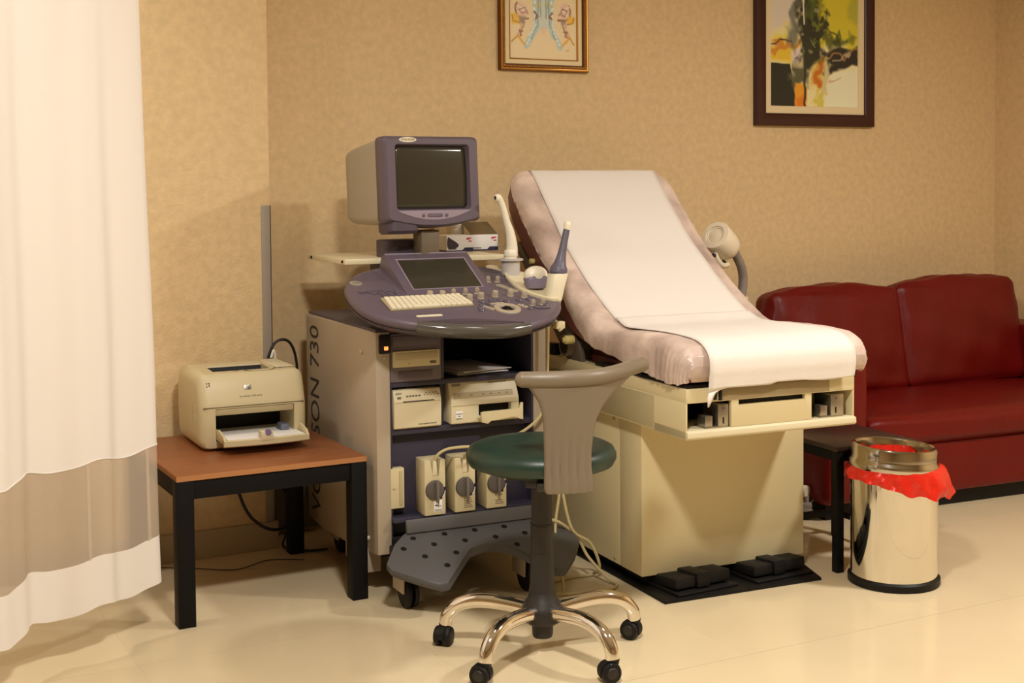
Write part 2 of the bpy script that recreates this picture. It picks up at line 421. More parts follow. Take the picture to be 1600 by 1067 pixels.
m = MB(); m.box(-.0125, .0125, -.009, .009, -.001, .0015, .0006, M=FACE(-.018, .212)); lg = m.build('logo_badge', M_silver, lp)
m = MB(); m.text('hp', .0165, FACE(-.018, .212, .002), .0004); m.build('logo_letters', M_ink, lg)
m = MB(); m.text('hp LaserJet 1200 series', .0085, FACE(-.010, .183, .0008), .0004); m.build('lettering', M_print, lp)
m = MB()
for (x, z, h) in ((-.160, .213, .004), (-.160, .203, .004), (-.152, .213, .006), (-.152, .205, .006)): m.box(-h / 2, h / 2, -.003, .003, -.001, .0012, .0004, M=FACE(x, z + .02))
m.build('status_light', M_print, lp)
ps = thing('paper_ream', 'white sheets lying in the laser printer tray', 'paper', (1.372, 4.505, TZ), radians(-1.5))
m = MB(); m.box(-.120, .150, -.098, .165, .0415, .052, .001, M=Matrix.Rotation(radians(-1.5), 4, 'X')); m.build('sheets', M_paper, ps)

# ================================================================== ULTRASOUND MACHINE
UO = Vector((1.683, 4.146, 0)); UA = radians(-2.5)
us_ = thing('ultrasound_machine', 'mauve and grey ultrasound cart with sloping keyboard console', 'medical machine', UO, UA)
U = us_
WM = .64                                                     # body width
for x0, x1, xin in ((0, .05, .05), (WM - .05, WM, WM - .05)):
    m = MB(); m.prism([(0, .150), (0, .905), (.785, .905), (.80, .89), (.80, .11), (.62, .10), (.30, .12)], 'x', x0, x1, .003)
    sp = m.build('side_panel', M_grey, U)
    if x0 == 0:
        m = MB(); w = 'VOLUSON 730'
        m.text(w, .145, Matrix.Identity(4), .0006, align='RIGHT')
        xs_ = [v.co.x for v in m.bm.verts]; ln = max(xs_) - min(xs_); s = .72 / ln; xm = max(xs_)
        yz = [v.co.y for v in m.bm.verts]; yc = (max(yz) + min(yz)) / 2; hs = .108 / (max(yz) - min(yz))
        for v in m.bm.verts: v.co = Vector((-.0004 - v.co.z, .695 + (v.co.y - yc) * hs, .866 + (v.co.x - xm) * s))
        m.build('lettering', M_ink, sp)
        MB().cyl((.001, .137, .827), (-.008, .137, .827), .006, seg=12, b=.002).build('screw_stud', M_cream2, sp); MB().cyl((.001, .089, .19), (-.012, .089, .19), .008, seg=14, b=.003).build('screw_stud', M_cream2, sp)
        m = MB()
        for r in range(9):
            for k in range(10): m.box(-.0006, .001, .25 + k * .009, .255 + k * .009, .468 + r * .0055, .471 + r * .0055, 0)
        v_ = m.build('vent_grille', M_greydk, sp); v_['kind'] = 'stuff'
        m = MB(); m.box(.010, .052, -.012, .002, .833, .897, .005); sw = m.build('power_switch', M_black, sp)
        m = MB(); m.box(.026, .040, -.0145, -.011, .846, .858, .002); lab(m.build('switch_light', M_led, sw), 'glowing orange lamp')
        m = MB(); m.cyl((.030, .001, .818), (.030, -.003, .818), .004, seg=12, b=.001); m.build('screw', M_silver, sp)
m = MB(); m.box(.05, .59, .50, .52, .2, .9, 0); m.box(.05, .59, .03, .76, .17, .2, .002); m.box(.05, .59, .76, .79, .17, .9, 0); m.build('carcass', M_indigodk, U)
m = MB(); m.box(.003, .637, .012, .775, .895, .915, .004); m.build('top_panel', M_purpledk, U)
m = MB(); m.box(.0505, .5895, .008, .50, .714, .732, .002); m.build('shelf', M_indigo, U)
m = MB(); m.box(.0505, .5895, .008, .50, .551, .571, .002); m.build('shelf', M_indigo, U)
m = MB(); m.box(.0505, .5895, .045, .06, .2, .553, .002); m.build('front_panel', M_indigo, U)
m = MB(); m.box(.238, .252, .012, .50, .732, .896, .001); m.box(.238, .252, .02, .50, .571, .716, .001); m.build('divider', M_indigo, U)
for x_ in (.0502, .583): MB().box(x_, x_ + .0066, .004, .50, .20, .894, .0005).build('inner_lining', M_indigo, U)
m = MB(); m.box(.052, .238, .002, .40, .732, .897, .003); by = m.build('drive_bay', M_bay, U)
for b_ in ((.060, .226, -.002, .004, .856, .889, .0015), (.082, .205, -.001, .004, .744, .768, .0015)): MB().box(*b_).build('blank_cover', mat('taupe_cover', (92, 80, 88), .5), by)
m = MB(); m.box(.060, .230, -.006, .012, .783, .838, .002); dd = m.build('disc_drive', M_cream, by)
m = MB(); m.box(.068, .222, -.0075, -.005, .808, .832, .002); m.build('disc_tray', M_creamdk, dd)
m = MB(); m.box(.194, .216, -.0085, -.005, .791, .799, .001); m.build('drive_button', M_print, dd); MB().cyl((.118, -.005, .795), (.118, -.0075, .795), .002, seg=8).build('drive_light', M_print, dd)
# capped probe port on the left of the panel
m = MB(); m.box(.045, .098, .002, .032, .302, .44, .003); po = m.build('probe_port', M_cream, U)
m = MB(); m.box(.080, .092, -.001, .004, .312, .43, .002); m.box(.056, .066, -.0005, .003, .368, .374, .001); m.build('port_slot', M_creamdk, po)
# caster units
def caster(name, x, y, r, w, m_fork, parent, h):
    k = MB(); k.cyl((x, y, h), (x, y, h - .03), .012); k.prism(smooth2([(x - r * .2, h - .02), (x + r * .55, h - .03), (x + r * .9, r * 1.1), (x + r * .3, r * .8), (x - r * .9, r * 1.0), (x - r * .8, r * 1.7)], 3), 'y', y - w * .28, y + w * .28, .002)
    c = k.build(name, m_fork, parent)
    for s in (-1, 1):
        k = MB(); k.cyl((x, y + s * w * .12, r), (x, y + s * w * .5, r), r, seg=28, b=.008); k.build('wheel', M_rubber, c)
    return c
for x, y in ((.062, -.12), (.50, -.13), (.08, .62), (.55, .62)):
    m = MB(); m.box(x - .034, x - .026, y - .035, y + .06, .055, .150, .003); m.box(x - .034, x + .034, y - .02, y + .05, .135, .155, .004)
    c = m.build('caster', M_grey, U)
    for s in (-1, 1):
        m = MB(); m.cyl((x + s * .004, y, .055), (x + s * .022, y, .055), .055, seg=28, b=.008); m.build('wheel', M_rubber, c)
m = MB(); m.box(.02, .62, .14, .74, .10, .172, .006); m.box(.04, .085, -.10, .2, .15, .18, .004); m.box(.478, .523, -.11, .2, .15, .18, .004); m.build('chassis', M_indigodk, U)
m = MB(); m.box(-.004, .046, .10, .34, .065, .15, .004); m.build('wheel_guard', M_grey, U)
# footrest
def fz(y): return .240 + .42 * (y - .0)
fo = [(.082, -.034), (.03, -.080), (-.03, -.165), (-.024, -.195), (.04, -.245), (.105, -.288), (.135, -.285), (.165, -.255), (.212, -.208), (.272, -.150), (.338, -.134), (.405, -.150), (.44, -.185), (.49, -.255), (.53, -.295), (.56, -.300), (.62, -.245), (.672, -.180), (.675, -.150), (.64, -.075), (.592, -.034)]
m = MB()
m.loft([[(x + (.34 - x) * a, y + (-.12 - y) * a * .6, fz(y) + dz) for x, y in fo] for a, dz in ((.03, -.03), (.0, -.022), (-.004, -.012), (0.0, -.003), (.03, 0))])
ft = m.build('footrest', M_foot, U, ang=50)
m = MB(); m.prism([(-.030, .268), (-.042, .270), (-.052, .226), (-.034, .214)], 'x', .086, .592, .003); m.build('footrest_lip', M_foot, ft)
hm = MB()
for x, y in [(.101, -.066), (.05, -.110), (.216, -.064), (.16, -.107), (.107, -.158), (.328, -.064), (.273, -.108), (.218, -.16), (.164, -.212), (.439, -.066), (.386, -.11), (.497, -.11), (.443, -.16), (.55, -.068), (.60, -.115), (.545, -.17), (.51, -.225)]:
    sl = Vector((0, 1, .42)).normalized(); nn = Vector((0, -.42, 1)).normalized(); c = Vector((x, y, fz(y)))
    k = MB(); k.lathe([(.0105, .0), (.0102, .0008), (.001, .0008)], c, nn, 18); k.build('drain_hole', M_black, ft)
# ---- console on its sloping plane
CT = radians(16); C0 = Vector((.150, -.080, 1.003)); CV = Vector((0, cos(CT), sin(CT))); CN = Vector((0, -sin(CT), cos(CT))); CU = Vector((1, 0, 0))
def cp(u, v, w=0.): return C0 + CU * u + CV * v + CN * w
MC = Matrix(((1, 0, 0, C0.x), (0, CV.y, CN.y, C0.y), (0, CV.z, CN.z, C0.z), (0, 0, 0, 1)))   # console-plane coordinates to machine
outl = [(-.236, .03), (-.236, .10), (-.222, .19), (-.178, .28), (-.11, .345), (-.02, .385), (.12, .40), (.27, .39), (.37, .345), (.44, .28), (.487, .19), (.505, .09), (.502, .0), (.478, -.07), (.41, -.155), (.316, -.212), (.22, -.236), (.07, -.222), (-.086, -.166), (-.183, -.10), (-.224, -.03)]
outl = smooth2(outl, 4)
cc = (.13, .08)
def ins(d): 
    out = []
    for p in outl:
        dx, dy = p[0] - cc[0], p[1] - cc[1]; l = sqrt(dx * dx + dy * dy); out.append((p[0] - dx / l * d, p[1] - dy / l * d))
    return out
m = MB(); m.loft([[cp(*p, w) for p in ins(d)] for d, w in ((.13, -.060), (.06, -.054), (.02, -.042), (.006, -.030), (0, -.019), (.002, -.010), (.008, -.003), (.018, 0))])
con = m.build('console', M_purple, U, ang=50)
m = MB(); m.loft([[cp(*p, w) for p in ins(d)] for d, w in ((.09, -.066), (.03, -.055), (.008, -.041), (.006, -.034))]); m.build('console_underside', mat('shaded_mauve', (66, 58, 66), .4), con)  # shade below the console is put into a darker copy of the mauve
# cream tray on the right
trayp = smooth2([(.366, .33), (.414, .275), (.392, .21), (.383, .105), (.404, .025), (.45, -.032), (.482, -.036), (.512, .0), (.535, .09), (.515, .20), (.465, .285), (.40, .345)], 4)
m = MB(); m.loft([[cp(x, y, w) for x, y in trayp] for w in (-.04, .003)]); ty = m.build('probe_tray', M_cream2, con)
m = MB(); m.tube([cp(.418, .278, .004), cp(.397, .21, .006), cp(.388, .105, .006), cp(.409, .028, .006), cp(.452, -.027, .006), cp(.482, -.03, .006)], .0055, 8, sm=6); m.build('tray_rim', M_cream2, ty)
# dark plate standing in for the shaded grip recess, then the handle bar
rec = [(-.07 + .335 * t, -.156 - .060 * t ** .8 + .034 * sin(pi * t)) for t in np.linspace(0, 1, 16)] + [(-.07 + .335 * t, -.156 - .056 * t - .022 * sin(pi * t)) for t in np.linspace(1, 0, 16)]
m = MB(); m.loft([[cp(x, y, w) for x, y in rec] for w in (-.01, .0015)]); m.build('grip_shade', M_purpledk, con)
m = MB(); m.tube([cp(-.090, -.158, -.015), cp(-.01, -.196, -.016), (cp(.09, -.226, -.016)), cp(.19, -.239, -.016), cp(.282, -.224, -.015)], [.0165, .0185, .019, .0185, .0165], 16, sm=8, flat=1.1); m.build('handle', M_handle, con)
# keyboard
m = MB(); m.prism([(-.143, -.055), (.158, -.044), (.148, .058), (-.141, .058)], 'z', .0, .006, .001); 
bmesh.ops.transform(m.bm, matrix=MC, verts=m.bm.verts); kb = m.build('keyboard', mat('keyboard_base', (176, 162, 130), .5), con)
m = MB(); m.bm.free(); m = MB()
for r in range(5):
    n = 15
    for k in range(n):
        t0, t1 = k / n, (k + 1) / n
        if r == 0 and 4 <= k <= 8:
            if k > 4: continue
            t1 = 9 / n
        v0 = -.052 + r * .0215; lx = -.140 + .002 * r; rx_ = .155 - .0025 * r; tl = .010 * (1 - r / 5)
        a = lx + (rx_ - lx) * t0 + .0012; b = lx + (rx_ - lx) * t1 - .0012
        m.prism([(a, v0 + tl * t0), (b, v0 + tl * t1), (b, v0 + .0185 + tl * t1 * .8), (a, v0 + .0185 + tl * t0 * .8)], 'z', .005, .0115, .0012, 1)
bmesh.ops.transform(m.bm, matrix=MC, verts=m.bm.verts); ks = m.build('keys', M_key, kb); ks['kind'] = 'stuff'
def on_console(name, mt, fn, u, v, rot=0.):
    m = MB(); fn(m); bmesh.ops.transform(m.bm, matrix=MC @ Matrix.Translation((u, v, 0)) @ Matrix.Rotation(rot, 4, 'Z'), verts=m.bm.verts)
    return m.build(name, mt, con)
kp = None
for u, v in [(-.127, .135), (-.100, .132), (-.073, .129), (-.143, .112), (-.117, .109), (-.090, .106), (-.062, .103), (-.115, .083), (-.088, .080), (-.060, .077), (-.155, .128)]:
    on_console('function_key', M_purplegl, lambda m: m.lathe([(.0115, 0), (.0115, .003), (.0100, .0045), (.0085, .0032), (.001, .0028)], seg=18), u, v)
m_ = on_console('arrow_key', M_purplegl, lambda m: m.prism(rrect(-.022, .016, -.008, .010, .007), 'z', 0, .004, .001), -.172, .128)
for u, v in [(.038, .060), (.082, .056), (.165, .012), (.211, .022), (.270, .034), (.328, .033), (.372, .012), (.305, .004)]:
    if (u, v) == (.305, .004): continue
    on_console('knob', M_knob, lambda m: m.lathe([(.0125, 0), (.0125, .003), (.0105, .004), (.0100, .019), (.0090, .021), (.001, .0212)], seg=20), u, v)
def paddle(m):
    m.box(-.011, .011, -.007, .007, 0, .003, .001)
    m.prism([(-.008, .003)] + [(.008 * cos(a), .016 + .008 * sin(a)) for a in np.linspace(pi, 0, 9)] + [(.008, .003)], 'y', -.003, .003, .001)
for u, v in [(.127, .066), (.172, .067), (.216, .067), (.305, .175), (.341, .172), (.366, -.070), (.406, -.064)]:
    on_console('paddle_switch', M_knob, paddle, u, v)
for i, (u, v) in enumerate([(.334, .148), (.341, .140), (.346, .130), (.350, .120), (.357, .108), (.362, .099), (.367, .090), (.371, .081)]):
    on_console('gain_slider', M_knob, lambda m: m.box(-.011, .011, -.0022, .0022, 0, .008, .001), u - .008, v - .02, .1)
for u, v in [(.201, -.012), (.189, -.045), (.175, -.066), (.167, -.088), (.238, -.008), (.219, -.035), (.272, -.006), (.292, -.018), (.250, -.022), (.340, -.014), (.330, -.052), (.379, -.010), (.346, -.092), (.372, -.088), (.418, -.070)]:
    on_console('button', M_purplegl, lambda m: m.lathe([(.0115, 0), (.0115, .003), (.0100, .0048), (.0085, .0036), (.001, .0034)], seg=18), u, v)
on_console('button_bar', M_purplegl, lambda m: m.prism(rrect(-.024, .024, -.006, .006, .0055), 'z', 0, .0045, .001), .396, -.098, .05)
tbk = on_console('trackball_ring', M_knob, lambda m: m.lathe([(.047, 0), (.0465, .004), (.044, .006), (.028, .006), (.026, .003), (.025, 0)], seg=40), .262, -.088)
m = MB(); m.sphere(cp(.262, -.088, -.0135), .0245); bl = m.build('trackball', mat('black_ball', (12, 12, 12), .1), tbk)
for u, v, r, L in ((.198, -.078, 2.2, .022), (.244, -.042, .05, .026), (.325, -.076, -.9, .020)):
    on_console('pad_button', M_knob, lambda m: m.prism(rrect(-L, L, -.006, .006, .0055), 'z', 0, .0055, .0015), u, v, r)
m = MB(); m.lathe([(.022, 0), (.022, .002), (.020, .0028), (.001, .0028)], seg=28)
bmesh.ops.transform(m.bm, matrix=MC @ Matrix.Translation((-.172, .218, 0)) @ Matrix.Diagonal((1, 1.05, 1, 1)), verts=m.bm.verts); em = m.build('round_emblem', M_silver, con)
m = MB(); m.text('GE', .022, MC @ Matrix.Translation((-.172, .218, .003)), .0003); m.build('emblem_letters', M_print, em)
on_console('name_strip', M_key, lambda m: m.prism(rrect(-.046, .046, -.007, .007, .0068), 'z', 0, .002, .0006), -.030, -.112, .0)
m = MB()
for sx, (ua, ub), (va, vb) in ((0, (-.20, -.06), (.24, .33)), (1, (.335, .39), (.18, .33))):
    for i in range(16):
        for j in range(9):
            u = ua + (ub - ua) * i / 15; v = va + (vb - va) * j / 8
            if sx == 0 and (u + .06) < -.14 * (1 - (v - .24) / .13): continue
            if sx == 1 and u > .33 + .06 * 1: continue
            q = cp(u, v, .0003); m.box(q.x - .0016, q.x + .0016, q.y - .0016, q.y + .0016, q.z - .0008, q.z + .0008, 0)
dm = m.build('speaker_dimples', M_purpledk, con); dm['kind'] = 'stuff'
# touch panel
tpx0, tpx1 = .118, .440
tprof = [(.0, 1.020), (.008, 1.029), (.226, 1.150), (.236, 1.1525), (.262, 1.148), (.285, 1.10), (.29, 1.06)]
m = MB(); m.prism(tprof, 'x', tpx0, tpx1, .004); tp = m.build('touch_panel', M_purple, U)
tdir = Vector((0, .218, .121)).normalized(); tn = Vector((0, -.121, .218)).normalized(); t0 = Vector((0, .008, 1.029))
def tpp(x, s, w=0): p = t0 + tdir * s + tn * w; return (x, p.y, p.z)
m = MB(); m.loft([[tpp(x, s, w) for x, s in ((.152, .026), (.408, .026), (.408, .214), (.152, .214))] for w in (-.004, .0008)]); m.build('touch_screen', M_screen, tp)
m = MB()
for a, b, c, d in ((.148, .412, .022, .026), (.148, .412, .214, .219), (.148, .152, .026, .214), (.408, .412, .026, .214)):
    m.loft([[tpp(x, s, w) for x, s in ((a, c), (b, c), (b, d), (a, d))] for w in (-.003, .003)])
m.build('screen_frame', M_purplelt, tp)
m = MB(); m.tube([(tpx0 + .004, .236, 1.1535), (tpx1 - .004, .236, 1.1535)], .0025, 8); m.build('top_edge', M_purplelt, tp)
# pedestal, rear shelf
m = MB(); m.box(.16, .48, .06, .66, .91, 1.0, .02); m.box(.19, .45, .26, .60, .95, 1.118, .015); m.build('pedestal', M_purpledk, U)
m = MB(); m.box(-.002, .622, .305, .76, 1.117, 1.137, .003); sh = m.build('rear_shelf', M_cream2, U)
m = MB()
for x in (.012, .52): m.box(-.0035, -.001, .325 if x < .1 else .70, .345 if x < .1 else .72, 1.122, 1.132, .0008)
m.build('shelf_clip', M_black, sh)
m = MB(); m.cyl(cp(.455, -.07, -.06), cp(.475, -.10, -.085), .010, seg=12, b=.003); m.box(.60, .635, -.16, -.13, .90, .925, .003); m.build('cable_hook', M_cream, U)

# ---- monitor
mo = thing('crt_monitor', 'bulky mauve fronted monitor with a beige shell on top of the cart', 'monitor', (0, 0, 0), 0)
def ul(x, y, z=0.): 
    c, s = cos(UA), sin(UA); return (UO.x + c * x - s * y, UO.y + s * x + c * y, z)
mo.location = ul(.300, .19, 1.137); mo.rotation_euler = (0, 0, UA + radians(6))
tilt = Matrix.Translation((0, 0, .09)) @ Matrix.Rotation(radians(-3.5), 4, 'X')
def mon(m): bmesh.ops.transform(m.bm, matrix=tilt, verts=m.bm.verts); return m
HW = .192; ZB, ZT = .040, .348
def bez(dx, y, bulge=.020):
    P = []
    base = rrect(-HW + dx, HW - dx, ZB + dx * .8, ZT - dx, .017, 5)
    n = 9
    bot = [(x, ZB + dx * .8 - bulge * (1 - (x / (HW - .03)) ** 2)) for x in np.linspace(-HW + dx + .03, HW - dx - .03, n)]
    return [(p[0], y, p[1]) for p in bot] + [(p[0], y, p[1]) for p in base[0:24]]
m = MB(); m.loft([bez(.010, .085), bez(.0, .07), bez(0, .03), bez(.003, .010), bez(.012, .0)]); mon(m); bz = m.build('bezel', M_purple, mo, ang=45)
cut(bz, mon(MB().loft([[(x, y, z) for x, z in rrect(-.148 - e, .148 + e, .085 - e, .316 + e, .012)] for y, e in ((-.03, .010), (.022, -.004))])))
# slightly domed glass
G = []
for i in range(13):
    row = []
    for j in range(15):
        a = -1 + 2 * j / 14; b = -1 + 2 * i / 12
        row.append((a * .146, .014 + .010 * (a * a + b * b) * .5, .2005 + b * .1135))
    G.append(row)
m = mon(MB().grid(G)); m.build('screen', M_screen, bz, solid=.002)
arc = [(x, .084 - .002 - .034 * (1 - (x / .150) ** 2)) for x in np.linspace(-.150, .150, 17)]
m = mon(MB().loft([[(x, y, z) for x, z in arc + [(.150, .082), (-.150, .082)]] for y in (.02, -.0015)])); m.build('chin_panel', M_purplelt, bz)
m = MB(); m.prism(rrect(-.030, .030, .0585, .0705, .0058), 'y', -.004, .0, .001); m.prism(rrect(-.052, -.041, .058, .070, .004), 'y', -.004, .0, .001); m.prism(rrect(.041, .052, .058, .070, .004), 'y', -.004, .0, .001); mon(m); m.build('control_button', M_purple, bz)
m = MB(); m.lathe([(.030, -.004), (.030, -.0025), (.028, -.0015), (.001, -.0015)], (0, 0, 0), (0, 1, 0), 28); bmesh.ops.transform(m.bm, matrix=Matrix.Translation((-.098, .003, .333)) @ Matrix.Diagonal((1.15, 1, .30, 1)), verts=m.bm.verts); mon(m); nb = m.build('name_badge', M_key, bz)
m = MB(); m.text('VOLUSON', .0115, FRONT(-.098, -.0018, .333), .0004); mon(m); m.build('badge_letters', M_print, nb)
def shell(s, y, dz=0, dx=0): return [(x * s + dx, y, z) for x, z in rrect(-HW + .004, HW - .004, ZB - .004 + dz, ZT - .004 - (1 - s) * .14, .03, 5)]
m = MB(); m.loft([shell(1., .068), shell(.99, .12), shell(.95, .22, .004), shell(.90, .34, .012), shell(.86, .39, .02), shell(.80, .408, .03), shell(.70, .414, .05)]); mon(m); m.build('shell', M_greydk, mo, ang=40)
m = MB(); m.loft([[(x, y, z) for x, y in rrect(-.178, -.055, .005, .12, .03)] for z in (ZB + .004, .012)] + [[(x * .92 - .01, y, .002) for x, y in rrect(-.178, -.055, .015, .11, .03)]]); mon(m); m.build('tilt_foot', M_purpledk, mo)
m = MB(); m.box(-.034, .040, .045, .115, .0, .1, .006); m.build('neck', mat('olive_neck', (112, 100, 80), .5), mo)
m = MB(); m.prism(smooth2([(-.12, .13), (-.03, .117), (.06, .125), (.075, .16), (.06, .26), (-.10, .26), (-.13, .18)], 4), 'z', 0, .062, .006); m.build('swivel_base', M_purpledk, mo)

# ---- things on the machine
def small_carton(loc, rz, label, flap):
    gb = thing('small_carton', label, 'box', loc, rz, 'small cartons on the cart shelf')
    m = MB(); m.box(0, .112, 0, .12, 0, .064, .001); m.build('carton', M_paper, gb)
    m = MB(); m.box(-.0006, .1125, -.0006, .1205, 0, .006, .0003); m.prism([(.067, .006), (.077, .016), (.1125, .016), (.1125, .006)], 'y', -.0008, .0); m.build('navy_band', M_navy, gb)
    m = MB(); m.prism([(.083, .047), (.086, .054), (.105, .055), (.106, .051), (.098, .049), (.092, .046)], 'y', -.0008, .0); m.box(.094, .106, -.0008, 0, .038, .043, 0); m.build('red_print', M_redprint, gb)
    m = MB()
    for k in range(6): m.box(.006 + k * .006, .0105 + k * .006, -.0008, 0, .0095, .0135, 0)
    m.build('caption', M_ink, gb)
    if flap:
        m = MB(); m.box(0, .112, 0, .128, 0, .0015, .0005, M=Matrix.Translation((0, .001, .0635)) @ Matrix.Rotation(radians(21), 4, 'X')); m.build('flap', mat('shaded_kraft', (112, 94, 62), .7), gb)  # kraft brown darkened: the monitor's shadow is put into the flap colour
    else:
        m = MB(); m.prism(smooth2([(.004, .018), (.03, .012), (.05, .022), (.045, .034), (.02, .050), (.005, .056)], 4), 'y', -.0009, .0); m.build('dark_print', mat('dark_print', (56, 44, 52), .6), gb)
    return gb
small_carton(ul(.617, .597, 1.137), UA + radians(-4), 'white and navy carton with a raised brown flap, right end of the shelf', True)
small_carton(ul(.497, .562, 1.137), UA + radians(1), 'white and navy carton in the monitor shadow, left of the one with a flap', False)
jr = thing('white_jar', 'ribbed white jar standing behind the white and navy carton', 'jar', ul(.615, .728, 1.137))
m = MB(); m.lathe([(.026, 0), (.026, .082), (.024, .085)] + [(.0255 if k % 2 else .0235, .087 + k * .004) for k in range(8)] + [(.02, .12), (.001, .121)], seg=28); m.build('jar_body', M_white, jr)
ct = thing('carton', 'plain tan carton at the back of the shelf between monitor and jar', 'box', ul(.53, .722, 1.137), UA)
m = MB(); m.box(-.03, .022, -.025, .03, 0, .092, .001); m.build('carton_body', M_tan, ct)
m = MB(); m.box(-.0305, .0225, -.004, .004, .0915, .0927, .0003); m.build('tape', M_cream2, ct)

tpn = thing('graphic_printer', 'squat cream video printer with a button row, left on the lower shelf', 'printer', ul(.062, .0, .571), UA)
m = MB(); m.prism([(-.004, .005), (-.006, .095), (.006, .131), (.012, .134), (.30, .134), (.30, .001), (.002, .001)], 'x', 0, .172, .002); bd = m.build('body', M_cream2, tpn)
m = MB(); m.box(.032, .145, -.0072, .0, .0925, .0955, .0005); m.build('paper_slit', M_black, tpn)
m = MB(); m.box(.001, .171, -.0072, .0, .0905, .0915, .0002); m.build('door_seam', M_creamdk, tpn)
m = MB()
for k in range(5):
    m.box(.045 + k * .011, .053 + k * .011, -.0025, .006, .109, .114, .0006)
for k in range(9): m.cyl((.112 + k * .006, .004, .113 + (k % 2) * .006), (.112 + k * .006, -.002, .113 + (k % 2) * .006), .002, seg=8)
m.box(.012, .026, -.0036, .004, .104, .111, .0006); m.build('control_row', M_print, tpn)
m = MB(); m.text('SONY', .009, FRONT(.018, -.0005, .122) @ Matrix.Rotation(radians(-18), 4, 'X'), .0003); m.text('VIDEO GRAPHIC PRINTER', .0058, FRONT(.120, -.0048, .014), .0003); m.build('lettering', M_ink, tpn)

pp = thing('photo_printer', 'larger cream video printer with a paper tray, right on the lower shelf', 'printer', ul(.270, -.005, .571), UA)
m = MB(); m.prism([(-.002, .004), (-.002, .058), (-.004, .078), (.028, .146), (.036, .150), (.30, .150), (.30, .001), (.004, .001)], 'x', 0, .258, .004); bd = m.build('body', M_cream2, pp)
cut(bd, MB().box(.103, .228, -.05, .14, .022, .064, .002))
m = MB(); m.box(.104, .227, .02, .139, .023, .063, 0); m.build('slot_interior', M_black, pp)
m = MB(); m.box(.004, .254, -.0045, .0, .0645, .066, .0003); m.build('lid_seam', M_creamdk, pp)
MP = Matrix.Translation((0, -.0042, .0785)) @ Matrix.Rotation(radians(-25.5), 4, 'X')
m = MB(); m.box(.012, .238, -.001, .002, .012, .032, .0006, M=MP); m.build('display_strip', M_creamdk, pp)
m = MB(); m.text('SONY', .013, MP @ FRONT(.028, -.0008, .060), .0004); m.build('lettering', M_ink, pp)
m = MB(); m.text('DIGITAL COLOR PRINTER', .006, MP @ FRONT(.185, -.0006, .062), .0003)
for x in (.03, .075, .12, .15, .18, .21): m.box(x, x + .008, -.0016, 0, .020, .023, .0003, M=MP)
m.build('fine_print', M_print, pp)
m = MB(); m.box(.016, .042, -.0035, .0, .020, .046, .001); pb = m.build('power_button', M_paper, pp)
m = MB(); m.box(.018, .040, -.0045, -.003, .036, .038, .0003); m.box(.026, .032, -.0045, -.003, .028, .031, .0003); m.box(.018, .040, -.0045, -.003, .020, .0215, .0003); m.build('button_marks', M_ink, pb)
m = MB(); m.prism([(.096, .008), (.094, .042), (.104, .045), (.225, .045), (.240, .048), (.246, .066), (.254, .066), (.254, .006), (.240, .010), (.222, .020), (.130, .012), (.120, .002)], 'y', -.045, -.036, .001); m.box(.098, .252, -.04, .06, .016, .021, .001); m.build('paper_tray', M_cream, pp)

sp_ = thing('shelf_papers', 'loose white sheets lying in the upper right compartment of the cart', 'paper', ul(.40, .20, .732), UA)
for k, (a, dx, dy) in enumerate(((.12, 0, 0), (.02, .012, -.01), (.25, -.02, .008), (.16, .01, -.015))):
    m = MB(); m.box(-.10, .10, -.145, .145, .0005 + k * .004, .0035 + k * .004, .0004, M=Matrix.Translation((dx, dy, 0)) @ Matrix.Rotation(a, 4, 'Z')); m.build('sheets', M_paper, sp_)

